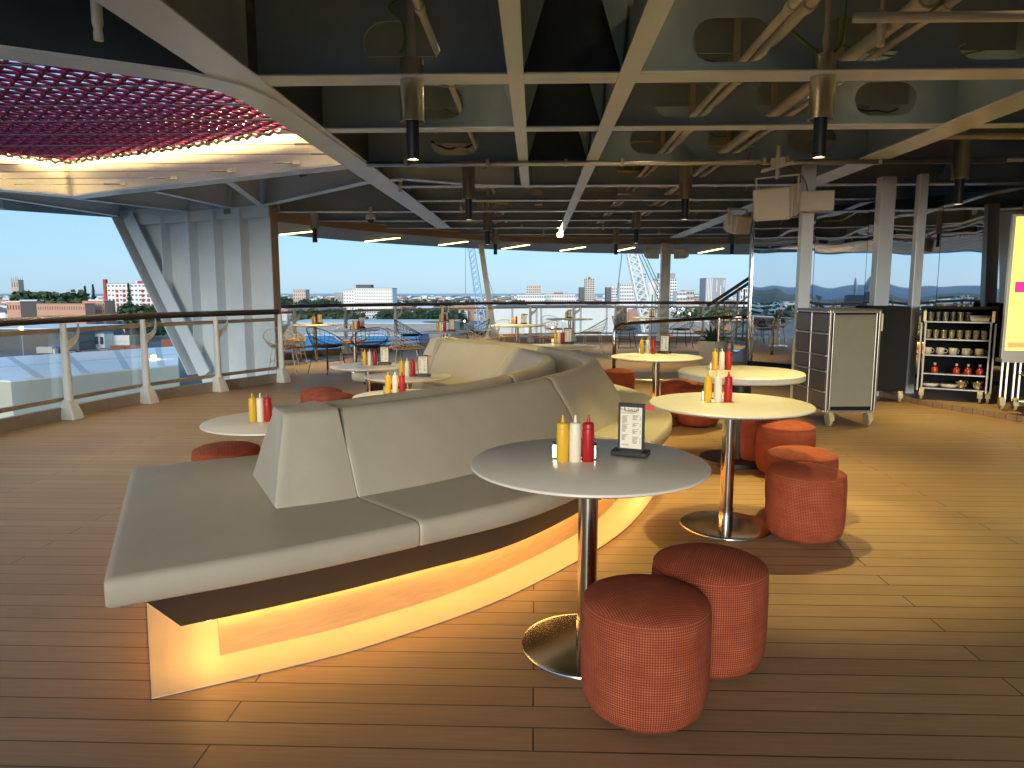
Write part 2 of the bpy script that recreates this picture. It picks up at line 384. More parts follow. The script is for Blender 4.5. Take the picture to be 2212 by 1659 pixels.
for y in (-2.8, -1.2, .42, 2.04, 3.66, 5.3, 6.88, 8.62):                     # closed navy bays between the two shallow girders
    MB().box((.255, y - .012, (ZB + .03 + ZP) / 2), (.74, .006, ZP - ZB - .04)).build('dark_bay_panel', M['bay_dark'], ceiling)
for y in (-2.0, -.4, 1.2, 2.85, 4.5, 6.1, 7.75, 9.5, 11.2):                 # stiffeners under the plating, seen through the cut-outs
    MB().box((3.7, y, ZP - .17), (11.6, .014, .33)).build('plating_stiffener', M['web'], ceiling)
o = link('dark_bay_panel', plate([(-2.31, -4), (-2.31, 5.1), (-2.62, 4.92), (-3.5, 4.42), (-6.1, 3.02), (-9.1, 1.3), (-10.2, 1.0), (-10.2, -4)], (), .01), M['bay_dark'], ceiling); o.location.z = 3.32  # dark sheet added to stand for the shade in this bay
# --- border flange, coaming of the net opening and the bays round it
def offset_poly(P, d):
    n = len(P); o = []; P = [Vector(p) for p in P]
    area = sum(P[i].x * P[(i + 1) % n].y - P[(i + 1) % n].x * P[i].y for i in range(n)); sg = 1 if area > 0 else -1
    for i in range(n):
        a = (P[i] - P[i - 1]).normalized(); b = (P[(i + 1) % n] - P[i]).normalized()
        na, nb = Vector((a.y, -a.x)) * sg, Vector((b.y, -b.x)) * sg
        m_ = na + nb; m_ = m_ / max(.3, m_.dot(na)); o.append(P[i] + m_ * d)
    return [(p.x, p.y) for p in o]
BORD = offset_poly(OPEN, .26)
o = link('opening_flange', plate(BORD, [OPEN], .02), M['flange'], ceiling); o.location.z = ZB - .018
def wall_loop(P, z0, z1, t, m, name, parent, closed=True):
    b = MB(); n = len(P); Q = offset_poly(P, t) if closed else None
    rows = [[(p[0], p[1], z0), (p[0], p[1], z1), (q[0], q[1], z1), (q[0], q[1], z0)] for p, q in zip(P, Q)]
    rows.append(rows[0]); b.loft(rows, True, False); return b.build(name, m, parent)
wall_loop(OPEN, ZB - .005, ZP + .1, .03, M['coaming'], 'coaming', ceiling)
wall_loop(offset_poly(OPEN, .225), ZB - .006, ZP, .02, M['bay_dark'], 'coaming_outer_web', ceiling)  # shade of the bay put into this web's colour
# girder from the fin to the cross beams, and the short stiffeners behind the opening
GP = [(-8.32, 14.36), (-4.72, 12.5), (-2.3, 9.95), (-1.75, 9.72), (-.9, 10.22), (-.3, 10.36)]
b = MB()
for p, q in zip(GP, GP[1:]): b.bar((*p, ZB - .001), (*q, ZB - .001), .16, .012)
b.build('knee_girder_flange', M['flange'], ceiling)
seg = [(Vector(p), Vector(q)) for p, q in zip(GP, GP[1:])]
for k, (p, q) in enumerate(seg):
    L = (q - p).length; hole = [stadium(L * .45, .42, .42, .24)] if k == 1 else []
    o = link('knee_girder_web', plate([(0, 0.006), (L, 0.006), (L, ZP - ZB), (0, ZP - ZB)], hole, .014), M['finpaint'], ceiling)
    o.location = (p.x, p.y, ZB); o.rotation_euler = (R(90), 0, math.atan2(q.y - p.y, q.x - p.x))
b = MB()
for p, q in (((-7.4, 11.5), (-6.5, 13.4)), ((-5.7, 10.75), (-5.45, 12.85)), ((-8.6, 11.2), (-8.25, 14.3)), ((-4.2, 9.9), (-4.75, 12.4)), ((-9.9, 10.6), (-9.6, 12.8))):
    b.bar((*p, ZB - .001), (*q, ZB - .001), .11, .014); b.bar((*p, ZB + .2), (*q, ZB + .2), .012, .38)
b.build('stiffener', M['flange'], ceiling)
b = MB(); b.bar((-10.3, -4, ZB + .3), (-10.3, 12.6, ZB + .3), .03, .62); b.bar((-10.3, 12.62, ZB + .3), (-9.75, 12.87, ZB + .3), .03, .62); b.bar((-9.75, 12.87, ZB + .3), (-8.32, 14.42, ZB + .3), .03, .62); b.build('roof_edge', M['web'], ceiling)
b = MB(); b.bar((-4.1, 10.9, 3.32), (-4.9, 11.6, 3.3), .05, .05); b.tube([(-5.6, 10.9, 3.42), (-5.0, 10.85, 3.36), (-4.6, 10.95, 3.32), (-3.2, 10.9, 3.32)], .045, 10); b.build('conduit', M['pipe'], ceiling, smooth=True)
# --- rim fascia and soffit
b = MB()
for p, q in zip(RIM, RIM[1:]): b.bar((p.x, p.y, 2.89), (q.x, q.y, 2.89), .04, .18)
b.build('fascia', M['fascia'], ceiling)
b = MB()
for p, q in zip(RIM, RIM[1:]): b.bar((p.x, p.y, 3.31), (q.x, q.y, 3.31), .03, .66)
b.build('rim_bulkhead', M['web'], ceiling)
b = MB(); b.loft([[(p.x, p.y, 2.80), (q.x, q.y, 2.80), (q.x, q.y, 2.98), (p.x, p.y, 2.98)] for p, q in zip(RIM, RIM_OUT)]); b.build('soffit', M['fascia'], ceiling)
b = MB()
b.tube([(p.x - .04, p.y - .08, 2.985) for p in RIM[1:]], .022, 6); b.build('rim_pipe', M['pipe'], ceiling, smooth=True)
# --- pipes and conduits in the bays
b = MB()
b.tube([(-1.95, 8.44, 2.868), (5.3, 8.44, 2.868)], .03, 10)
b.build('sprinkler_pipe', M['steel'], ceiling, smooth=True)
b = MB()
for x in (-1.5, -.55, .35, 1.0, 2.6, 3.9):
    b.box((x, 8.44, 2.875), (.035, .075, .075))
b.build('pipe_clamp', M['pipe'], ceiling)
for x, z, r in ((1.66, 3.13, .036), (1.555, 3.12, .028), (2.36, 3.15, .05), (2.48, 3.11, .026), (-.72, 3.14, .026)):
    b = MB(); b.tube([(x, -3, z), (x, 19.5, z)], r, 12)
    for y in (4.35, 4.6, 6.1, 7.75, 9.5, 11.2, 12.8, 14.4): b.tube([(x, y, z), (x, y + .07, z)], r * 1.35, 12)
    b.build('bay_conduit', M['pipe'], ceiling, smooth=40)
b = MB()
for pts in ([(1.9, 4.55, 3.02), (8, 4.62, 3.02)], [(-2, 11.3, 3.05), (7, 11.35, 3.05)], [(-3, 14.5, 3.02), (8, 14.6, 3.02)], [(4.1, 7.75, 3.0), (5.3, 7.8, 3.0)]): b.tube(pts, .032, 8)
for _ in range(26):
    x, y = random.uniform(-2, 5), random.uniform(10.8, 18.5); b.tube([(x, y, 3.0 + random.random() * .5), (x + random.uniform(-1.2, 1.2), y + random.uniform(-.3, .3), 3.0 + random.random() * .5)], random.uniform(.012, .035), 6)
b.build('service_pipe', M['pipe'], ceiling, smooth=True)
b = MB()
for _ in range(22):
    x, y, z = random.uniform(-2, 6), random.uniform(11, 18.5), random.uniform(3.1, 3.45); b.box((x, y, z), (random.uniform(.08, .3), random.uniform(.08, .25), random.uniform(.06, .2)))
b.build('junction_box', M['pipe'], ceiling, bevel=.01)
for x, y in ((-1.3, 12.6), (2.7, 12.9), (-.3, 15.9), (3.0, 17.6), (1.5, 16.1), (.2, 17.8)):
    b = MB(); b.tube([(x, y, 3.1), (x, y, 2.86)], .009, 6); b.tube([(x, y, 2.88), (x + .02, y + .05, 2.78)], .022, 8); b.build('ceiling_nozzle', M['pipe'], ceiling, smooth=40)

for _ in range(16):
    x, y = random.uniform(-1.6, 4.2), random.choice((4.6, 5.9, 6.3, 7.5, 8.1, 9.2)) ; z = random.uniform(3.2, 3.5); L = random.uniform(.5, 1.3); a = random.uniform(-.4, .4)
    pts = [(x + L * k / 8, y + a * k / 8, z - .10 * math.sin(math.pi * k / 8) * random.uniform(.7, 1.2)) for k in range(9)]
    MB().tube(spline(pts, 2), random.choice((.007, .010, .014)), 6).build('loose_cable', random.choice((M['navy'], M['pipe'], M['cableg'])), ceiling, smooth=True)
for x, z in ((1.6, 3.13), (2.42, 3.14), (-.72, 3.14)):
    for y in (4.45, 6.0, 7.6, 9.3): MB().box((x, y, (z + .06 + ZP) / 2), (.05, .012, ZP - z - .06)).build('pipe_hanger', M['pipe'], ceiling)
# --- support fin outside the left railing
fin = thing('support_fin', 'tall ribbed grey steel fin with slanted edge holding up the roof', 'steel fin', (0, 0, 0))
FA, FB = Vector((-4.6, 12.62)), Vector((-8.28, 14.33)); fd = (FB - FA); FL = fd.length; fa = math.atan2(fd.y, fd.x)
o = link('web', plate([(0, -5), (1.1, -5), (2.0, -.4), (FL - 1.9, .05), (FL - .02, 2.885), (0, 2.885)], (), .02), M['finpaint'], fin)
o.location = (FA.x, FA.y, 0); o.rotation_euler = (R(90), 0, fa)
def finp(s, z, d=0):
    e = fd.normalized(); nrm = Vector((-e.y, e.x));  nrm = nrm if nrm.y < 0 else -nrm
    return Vector((FA.x + e.x * s + nrm.x * d, FA.y + e.y * s + nrm.y * d, z))
e_ = fd.normalized(); nn = Vector((-e_.y, e_.x, 0)); nn = nn if nn.y < 0 else -nn
for s, zb in ((.62, -3), (1.28, -1), (1.95, .1), (2.7, 1.35)):
    b = MB(); b.bar(finp(s, zb, .11), finp(s, 2.88, .11), .022, .20, up=nn); b.build('rib', M['finpaint'], fin)
b = MB(); b.bar(finp(FL - .12, 2.88, .16), finp(FL - 2.05, -.15, .16), .02, .36, up=nn); b.bar(finp(FL - .05, 2.88, .16), finp(FL - 1.98, -.15, .16), .06, .05, up=nn); b.bar(finp(FL - .42, 2.88, .2), finp(FL - 2.35, -.15, .2), .3, .03, up=nn); b.build('slanted_flange', M['finpaint'], fin)
b = MB(); b.bar(finp(-.02, -1, .02), finp(-.02, 2.88, .02), .02, .16, up=nn); b.build('edge_flange', M['fascia'], fin)
b = MB(); b.bar(finp(0, 2.86, .12), finp(FL, 2.86, .12), .02, .3); b.build('top_flange', M['finpaint'], fin)

# ================================================================= RAILINGS
def railing(label, P, hz=1.11):
    root = thing('glass_railing', label, 'railing')
    P = [Vector((*p, 0)) for p in P]; path = spline(P, 6)
    cen = Vector((1, 9, 0))
    def inn(i, A):
        t = (A[min(i + 1, len(A) - 1)] - A[max(i - 1, 0)]).normalized(); q = Vector((-t.y, t.x, 0)); return q if q.dot(cen - A[i]) > 0 else -q
    def sweep(name, m, off, sec, smooth=None, bevel=0):
        rows = []
        for i, p in enumerate(path):
            q = inn(i, path); rows.append([p + q * (off + a) + Vector((0, 0, z)) for a, z in sec])
        b = MB(); b.loft(rows); return b.build(name, m, root, smooth, bevel)
    hs = [(.048 * math.cos(R(a)), hz - .005 + .034 * math.sin(R(a))) for a in range(0, 360, 30)]
    sweep('handrail', M['wood'], .03, hs, True)
    sweep('handrail_underside', M['black'], .03, [(-.044, hz - .012), (.044, hz - .012), (.036, hz - .05), (-.036, hz - .05)])
    sweep('top_rail', M['rail'], 0, [(-.025, .955), (.025, .955), (.025, 1.005), (-.025, 1.005)])
    sweep('bottom_rail', M['rail'], 0, [(-.02, .20), (.02, .20), (.02, .245), (-.02, .245)])
    sweep('kerb', M['kerb'], 0, [(-.03, 0), (.03, 0), (.03, .14), (-.03, .14)])
    for i in range(len(P) - 1):
        seg = path[i * 6:(i + 1) * 6 + 1]; b = MB()
        rows = [[p + Vector((0, 0, .24)), p + Vector((0, 0, .96))] for p in seg]; b.loft(rows, False, False); b.build('glass_panel', M['glass'], root, smooth=True)
    for i, p in enumerate(P):
        q = inn(i * 6, path); a = math.atan2(q.y, q.x); t = Vector((-q.y, q.x, 0)); t = t if t.y > 0 or abs(t.y) < .3 and t.x > 0 else -t
        b = MB(); rows = []
        for z, r in ((.02, .056), (.3, .052), (.8, .046), (1.06, .036)): rows.append([(r * math.cos(R(k)), r * .72 * math.sin(R(k)), z) for k in range(0, 360, 30)])
        b.loft(rows); po = b.build('post', M['white'], root, smooth=45); po.location = p + q * .075; po.rotation_euler.z = a
        b = MB(); b.loft([[(-.08, -.08, 0), (.12, -.08, 0), (.12, .08, 0), (-.08, .08, 0)], [(-.08, -.075, .07), (.1, -.075, .07), (.1, .075, .07), (-.08, .075, .07)], [(-.05, -.05, .22), (.045, -.05, .22), (.045, .05, .22), (-.05, .05, .22)]])
        b.build('foot', M['white'], po, bevel=.012)
        h = p + q * .075
        b = MB(); pts = [Vector((h.x, h.y, z)) + t * d for d, z in ((0, .80), (.06, .83), (.13, .865), (.18, .91), (.205, .97), (.205, 1.05))]
        rows = [[c + Vector((0, 0, wd)) + q * .008 + t * (-wd * .2), c + Vector((0, 0, -wd)) + q * .008 + t * (wd * .6), c + Vector((0, 0, -wd)) - q * .008 + t * (wd * .6), c + Vector((0, 0, wd)) - q * .008 + t * (-wd * .2)] for c, wd in zip(pts, (.05, .04, .03, .024, .018, .016))]
        b.loft(rows); br = b.build('bracket', M['white'], po); br.matrix_parent_inverse = po.matrix_basis.inverted()
    return root
railing('curved glass railing with dark wooden handrail beside the ribbed steel fin', [(-5.55, 3.9), (-5.5, 5.15), (-5.38, 6.4), (-5.21, 7.6), (-4.98, 8.78), (-4.54, 9.87), (-4.02, 10.96)])
railing('long glass railing round the far end of the deck', [(-5.62, 13.7), (-5.17, 14.99), (-4.38, 16.19), (-3.45, 17.3), (-2.45, 18.5), (-1.35, 19.5), (-.16, 20.3), (1.1, 20.75), (2.34, 20.88), (3.6, 20.9), (4.87, 20.8), (6.1, 20.5), (7.4, 20.1)], 1.12)

def column(name, label, a, b_, wd, dp, m, cat='column', parts=None):
    root = thing(name, label, cat, (a[0], a[1], 0))
    o = MB().bar((0, 0, a[2]), (b_[0] - a[0], b_[1] - a[1], b_[2]), wd, dp, up=(0, 1, 0)).build('shaft', m, root, bevel=.008)
    return root
column('leaning_column', 'slim leaning column outside the far railing, by the crane', (-1.12, 20.75, -.3), (-1.58, 20.95, 2.82), .15, .12, M['pipe'])
cr = column('roof_column', 'upright column at the far railing with two white speakers near its top', (3.8, 21.1, -.3), (3.8, 21.1, 2.82), .26, .22, M['pipe'])

# ================================================================= DECKHOUSE ON THE RIGHT
A, B = Vector((4.12, 13.7, 0)), Vector((7.15, 10.3, 0)); md = (B - A); ML = md.length; ma = math.atan2(md.y, md.x); me_ = md.normalized(); mn = Vector((md.y, -md.x, 0)).normalized(); mn = mn if mn.x < 0 else -mn
mw = thing('mirrored_wall', 'tall mirror-clad wall reflecting hills behind the drinks trolleys', 'wall', A, ma)
cuts = [0, 1.2, 2.1, 3.2, ML]
for a_, b_ in zip(cuts, cuts[1:]):
    b = MB(); n_ = 36                                    # stretched mirror film: slightly wavy sheets
    wv = lambda x, z: .0013 * (z - .3) * (math.sin(x * 4.1 + a_) + .55 * math.sin(x * 8.7 + 1.3 * a_) + .2 * math.sin(z * 5 + a_))
    b.loft([[(a_ + .004 + (b_ - a_ - .008) * i / n_, -.035 + wv(a_ + (b_ - a_) * i / n_, z), z) for z in [.07 + 2.8 * j / 24 for j in range(25)]] for i in range(n_ + 1)], False, False)
    b.build('mirror_panel', M['mirror'], mw, smooth=True)
MB().box((-.03, -.02, 1.45), (.05, .09, 2.85)).build('end_trim', M['chrome'], mw)
MB().box((ML / 2, .3, 1.45), (ML - .1, .55, 2.85)).build('core', M['dark'], mw)
MB().box((ML / 2, -.03, .05), (ML, .05, .1)).build('kick_plate', M['dark'], mw)
MB().bar((7.15, 10.3, 1.45), (6.4, 7.2, 1.45), .2, 2.86).build('wall', M['fascia'])['kind'] = 'structure'
dw = thing('deckhouse_wall', 'plain unseen deckhouse wall behind the yellow screen, lengthened to block the sun', 'wall', (6.35, -.6, 0))  # out of view, run on past the deck end to keep sun out
MB().box((0, 0, 1.45), (.2, 15.6, 2.88)).build('wall_plate', M['fascia'], dw)
plat = link('raised_step', plate([(4.72, 12.6), (4.50, 10.4), (4.86, 8.75), (5.28, 7.72), (6.2, 5.6), (6.3, 7.2), (6.8, 10.1)], (), .065), M['deck']); plat.location.z = .034; tag(plat, kind='structure')
c1 = column('wall_column', 'beige column before the mirrors with the boxy white speaker on it', (3.27, 8.85, 0), (3.27, 8.85, 2.9), .14, .12, M['flange'])
c2 = column('wall_column', 'broad grey column between the slatted trolley and the open trolley', (4.62, 9.75, .0), (4.62, 9.75, 2.9), .19, .16, M['flange'])
c3 = column('wall_column', 'thin grey column just above the open glassware trolley', (4.98, 9.55, .0), (4.98, 9.55, 2.9), .11, .11, M['flange'])

# low step with steel nosing beyond the orange poufs
st = link('deck_step', plate([(1.45, 11.0), (3.1, 10.9), (3.9, 12.1), (1.6, 12.1)], (), .05), M['deck']); st.location.z = .026; tag(st, kind='structure')
MB().tube([(1.45, 11.0, .05), (3.1, 10.9, .05)], .012, 6).build('nosing', M['chrome'], st).matrix_parent_inverse = Matrix.Translation((0, 0, -.026))

ramp = thing('handrail', 'bent chrome handrail beside the planter at the low step', 'handrail', (1.42, 12.7, 0))
b = MB(); b.tube([(0, 0, 0), (0, 0, .5), (0, 0, .70), (.03, .02, .79), (.12, .06, .835), (.3, .12, .85), (2.2, .9, .93), (2.75, 1.1, .94)], .034, 12); b.build('rail', M['chrome'], ramp, smooth=True)
b = MB(); b.tube([(2.05, .82, 0), (2.05, .82, .92)], .034, 12); b.build('post', M['chrome'], ramp, smooth=45)
for x_, y_ in ((0, 0), (2.05, .82)): MB().tube([(x_, y_, 0), (x_, y_, .012)], .07, 16).build('base_plate', M['chrome'], ramp, smooth=45)

stair = thing('stair', 'steel stair rising to the right behind the mirrored wall', 'stair', (3.5, 14.6, 0))
b = MB(); b.bar((.0, 0, 1.13), (1.6, .3, 2.17), .05, .06); b.bar((.45, 1.1, 1.13), (2, 1.3, 2.15), .05, .06); b.build('handrail', M['wood'], stair, bevel=.01)
for k in range(4):
    for (x0, y0) in ((0, 0), (.45, 1.1)): MB().tube([(x0 + .18 + k * .42, y0, .1 + k * .27), (x0 + .18 + k * .42, y0, 1.2 + k * .27)], .018, 8).build('baluster', M['fascia'], stair, smooth=True)
b = MB()
for z in (.35, .6, .85):
    b.bar((0.05, 0, z - .06), (1.6, .3, z + .95), .02, .02)
b.build('midrail', M['fascia'], stair)
b = MB(); b.loft([[(.35, y, 0), (2.2, y, 1.2), (2.2, y, 0)] for y in (-.03, .03)]); b.build('stringer', M['web'], stair)
b = MB()
for k in range(5): b.box((.55 + k * .3, .55, .15 + k * .19), (.3, 1.0, .04))
b.build('tread', M['web'], stair)

def planter():
    root = thing('planter', 'pale tapered planter with a dark agave behind the handrail post', 'planter', (3.42, 13.75, 0))
    MB().lathe([(0, .02), (.2, 0), (.215, .02), (.285, .46), (.29, .48), (.265, .48), (.255, .40), (0, .40)], 40).build('pot', M['pot'], root, smooth=50)
    b = MB(); random.seed(3)
    for i in range(46):
        a = i * 2.4; L = random.uniform(.22, .4); el = R(20 + 62 * (i / 46)); d = Vector((math.cos(a), math.sin(a), 0)); sd_ = Vector((-d.y, d.x, 0)); rows = []
        for k in range(6):
            t = k / 5; p = d * (L * t * math.cos(el) + .04) + Vector((0, 0, .40 + L * t * math.sin(el) + .04 * math.sin(t * 3) - .08 * t * t * (1 - i / 46))); wd = .032 * math.sin(math.pi * (.25 + .73 * t)) + .002
            rows.append([p - sd_ * wd, p + Vector((0, 0, -.008)), p + sd_ * wd, p + Vector((0, 0, .004))])
        b.loft(rows)
    b.build('agave', M['agave'], root)
planter()

# ================================================================= THE NET OVER THE OPENING
def clip(P, a, d):                                       # span of a line inside a polygon
    t = []
    for i in range(len(P)):
        p, q = Vector(P[i]), Vector(P[(i + 1) % len(P)]); e = q - p; den = d.x * e.y - d.y * e.x
        if abs(den) < 1e-9: continue
        w_ = p - a; s_ = (w_.x * e.y - w_.y * e.x) / den; k = (w_.x * d.y - w_.y * d.x) / den
        if 0 <= k < 1: t.append(s_)
    t.sort(); return list(zip(t[::2], t[1::2]))
NETP = offset_poly(OPEN, -.12); NZ = 3.38
def nz(x, y): 
    c = Vector((-5.6, 6.2)); d = (Vector((x, y)) - c).length; return NZ - .10 * max(0, 1 - (d / 4.6) ** 2)
net = thing('rope_net', 'thick maroon rope net stretched across the opening in the roof', 'net', (0, 0, 0))
SP = .145
for fam, ang in ((0, R(-45)), (1, R(45))):
    d = Vector((math.cos(ang), math.sin(ang))); n_ = Vector((-d.y, d.x)); b = MB()
    for k in range(-60, 130):
        a = n_ * (k * SP) + Vector((-5, 6)) * 0
        for s0, s1 in clip(NETP, a, d):
            if s1 - s0 < .1: continue
            m_ = max(2, int((s1 - s0) / (SP)) + 1); pts = []
            j0 = math.ceil(s0 / SP)
            ss = [s0] + [j * SP for j in range(j0, math.floor(s1 / SP) + 1)] + [s1]
            for s_ in ss:
                p = a + d * s_; j = round(s_ / SP); pts.append((p.x, p.y, nz(p.x, p.y) + (.007 if (j + k + fam) % 2 else -.007)))
            b.tube(pts, .0165, 6, caps=False)
    b.build('rope', M['rope'], net, smooth=True)
b = MB(); P = offset_poly(OPEN, -.10)
for i in range(len(P)):
    p, q = Vector(P[i]), Vector(P[(i + 1) % len(P)]); L = (q - p).length; m_ = max(2, int(L / .05)); pts = []
    for k in range(m_ + 1):
        c = p.lerp(q, k / m_); pts.append((c.x + .012 * math.sin(k * 2.2), c.y + .012 * math.cos(k * 2.2), nz(c.x, c.y) - .02 + .02 * math.sin(k * 1.7)))
    b.tube(pts, .022, 5)
    nrm = Vector(OPEN[i]) - p
    for k in range(1, m_, 2):                                # lacing loops to the coaming
        c = p.lerp(q, k / m_); o2 = (Vector(OPEN[i]).lerp(Vector(OPEN[(i + 1) % len(P)]), k / m_)); b.tube([(c.x, c.y, nz(c.x, c.y) - .02), ((c.x + o2.x) / 2, (c.y + o2.y) / 2, NZ - .05), (o2.x, o2.y, NZ - .02)], .009, 4)
b.build('edge_lacing', M['chain'], net)
wires = []
for k in range(13):
    y = 5.05 + k * .535; sp_ = clip(OPEN, Vector((0, y)), Vector((1, 0)))
    if not sp_: continue
    s0, s1 = min(sp_)[0], max(sp_)[1]
    if s1 - s0 < .6: continue
    t = thing('guard_cable', 'thin horizontal steel cable strung under the maroon net', 'cable', (s1, y, 2.955), 0, 'cables under the net')
    MB().tube([(s0 - s1 + .05, 0, 0), (-.32, 0, 0)], .0045, 5).build('cable', M['cable'], t)
    MB().tube([(-.32, 0, 0), (-.08, 0, 0)], .012, 6).build('turnbuckle', M['cable'], t)
    MB().box((-.03, 0, 0), (.09, .05, .05)).build('end_bracket', M['coaming'], t)
# cove light strips along the top of the coaming, behind the net's edge
cl = thing('cove_light', 'warm light strip glowing on the cream sides of the roof opening', 'light strip')
for p, q in (((-2.36, 8.42), (-7.1, 10.89)), ((-7.2, 10.9), (-9.0, 7.95)), ((-2.35, 5.9), (-2.32, 8.3))):
    v = (Vector(q) - Vector(p)).normalized(); nl = Vector((v.y, -v.x)); c = Vector((-5, 7)); nl = nl if nl.dot(c - Vector(p)) > 0 else -nl
    o3 = MB().bar((*(Vector(p) + nl * .05), 3.47), (*(Vector(q) + nl * .05), 3.47), .03, .02).build('light_bar', M['ledy'], cl)

# ================================================================= THE CURVED BENCH
CY_ = 5.92
def mirrored(P): return P + [(x, 2 * CY_ - y) for x, y in P[-2::-1]]
BO = mirrored([(-1.55, 2.66), (-1.10, 2.92), (-.80, 3.10), (-.34, 3.51), (.12, 4.12), (.46, 4.78), (.68, 5.38), (.74, 5.92)])
SO = mirrored([(-1.36, 2.16), (-.91, 2.43), (-.46, 2.76), (.03, 3.19), (.52, 3.96), (.82, 4.6), (1.03, 5.25), (1.09, 5.92)])
PO = mirrored([(-1.31, 2.24), (-.95, 2.44), (-.60, 2.67), (-.10, 3.13), (.45, 3.90), (.76, 4.6), (.97, 5.28), (1.03, 5.92)])
NS = 12
bo, so, po_ = spline(BO, NS), spline(SO, NS), spline(PO, NS); NB = len(bo)
nrm = []
for i in range(NB):
    t = (bo[min(i + 1, NB - 1)] - bo[max(i - 1, 0)]).normalized(); nrm.append(Vector((-t.y, t.x)))     # towards the inside of the bend
sm = lambda a, b, x: (lambda t: t * t * (3 - 2 * t))(min(1, max(0, (x - a) / (b - a))))
def bw(i):                                              # width of the double backrest at the seat
    t = i / NS; t = min(t, 14 - t); return .64 + .14 * sm(1, 3, t) + .12 * sm(3, 6.5, t)
def V3(p, z): return Vector((p.x, p.y, z))
bi = [bo[i] + nrm[i] * bw(i) for i in range(NB)]
si = [bi[i] + nrm[i] * .50 for i in range(NB)]
bench = thing('banquette', 'long grey leather banquette curving back on itself with a glowing amber base', 'bench')
def seat_part(i0, i1, A_, B_, outer):
    def sec(i, e, sh=0):
        a, b = A_[i], B_[i]; d = (b - a); L = d.length; d = d / L; j = min(max(i, 1), NB - 2); t = (bo[j + 1] - bo[j - 1]).normalized() * sh
        return [V3(a + d * x + t, z) for x, z in ((-.06, .36 + e), (-.06, .468 - e), (L - .03 - e, .468 - e), (L - .010 - e, .461 - e), (L - .001 - e, .446 - e), (L - e, .415), (L - .004 - e, .372 + e), (L - .02 - e, .36 + e))]
    rows = [sec(i0, .012, .002), sec(i0, .004, .005), sec(i0, 0, .016)] + [sec(i, 0) for i in range(i0 + 1, i1)] + [sec(i1, 0, -.016), sec(i1, .004, -.005), sec(i1, .012, -.002)]
    b = MB(); b.loft(rows); return b.build('seat_cushion', M['leather'], bench, smooth=50)
SEG = [24, 56, 82, 112, 144]
for a, b_ in zip(SEG, SEG[1:]): seat_part(a, b_, bo, so, 1); seat_part(a, b_, bi, si, 0)
def tip(i0, i1, flip):                                  # the end cushions run right across
    rows = []
    rng = range(i0, i1 + 1)
    for i in rng:
        A_, B_, C_, D2 = so[i], bo[i], bi[i], si[i]; kk = sm(2, 22, min(i, NB - 1 - i)); B_ = A_.lerp(D2, .34).lerp(B_, kk); C_ = A_.lerp(D2, .68).lerp(C_, kk); d1 = (B_ - A_).normalized(); d2 = (C_ - D2).normalized()
        rows.append([V3(A_ + d1 * x, z) for x, z in ((.02, .36), (.004, .372), (0, .415), (.001, .446), (.010, .461), (.03, .468))] + [V3(B_, .468), V3(C_, .468)]
                    + [V3(D2 + d2 * x, z) for x, z in ((.03, .468), (.010, .461), (.001, .446), (0, .415), (.004, .372), (.02, .36))] + [V3(C_, .36), V3(B_, .36)])
    if flip: rows = rows[::-1]
    n0 = (rows[0][0] - rows[1][0]).normalized(); cen = sum(rows[0], Vector()) / 16; cen.z = .415
    cap = [[Vector((p.x, p.y, cen.z + (p.z - cen.z) * k)) + n0 * dd + (cen - p) * .0 for p in rows[0]] for k, dd in ((.86, .03), (.97, .016))]
    ext = [p + (rows[-1][0] - rows[-2][0]).normalized() * -.004 for p in rows[-1]]
    b = MB(); b.loft([cap[0], cap[1]] + rows[:-1] + [ext], True, False); b.bm.verts.ensure_lookup_table(); b.bm.faces.new(b.bm.verts[:16][::-1])
    e = b.bm.verts[-16:]; b.bm.faces.new(e[0:7] + [e[15]]); b.bm.faces.new([e[6], e[7], e[14], e[15]]); b.bm.faces.new(e[7:15]); b.build('seat_cushion', M['leather'], bench, smooth=50)
tip(0, 24, False); tip(144, 168, True)
def roll(a, b, z, n=6):                                 # rounded top between two plan points
    o = []; c = (a + b) / 2; r = (b - a) / 2
    for k in range(n + 1):
        t = math.pi * (1 - k / n); o.append(V3(c + r * math.cos(t), z + .048 * math.sin(t)))
    return o
def back_part(i0, i1, side):
    rows = []
    for i in range(i0, i1 + 1):
        w_ = bw(i); n_ = nrm[i]; p = bo[i]
        if side == 0: x = (0, .20, min(.34, w_ / 2 - .008), min(.34, w_ / 2 - .008))
        else: x = (w_, w_ - .20, max(w_ - .34, w_ / 2 + .008), max(w_ - .34, w_ / 2 + .008))
        sec = [V3(p + n_ * x[0], .462), V3(p + n_ * (x[0] * .5 + x[1] * .5 + (.008 if side else -.008)), .65)] + roll(p + n_ * x[1], p + n_ * x[2], .80) + [V3(p + n_ * x[3], .462)]
        rows.append(sec)
    d0 = (rows[1][0] - rows[0][0]).normalized() * .003; d1 = (rows[-2][0] - rows[-1][0]).normalized() * .003
    m_ = len(rows[0])
    def shrink(row, d, k): c = sum(row, Vector()) / m_; return [p.lerp(c, k) + d for p in row]
    rows[0] = shrink(rows[0], d0 * 4, .0); rows[-1] = shrink(rows[-1], d1 * 4, .0)
    b = MB(); b.loft([shrink(rows[0], d0 * -3, .06)] + rows + [shrink(rows[-1], d1 * -3, .06)]); b.build('backrest', M['leather'], bench, smooth=60)
for a, b_ in zip([24, 54, 84, 114], [54, 84, 114, 144]): back_part(a, b_, 0); back_part(a, b_, 1)
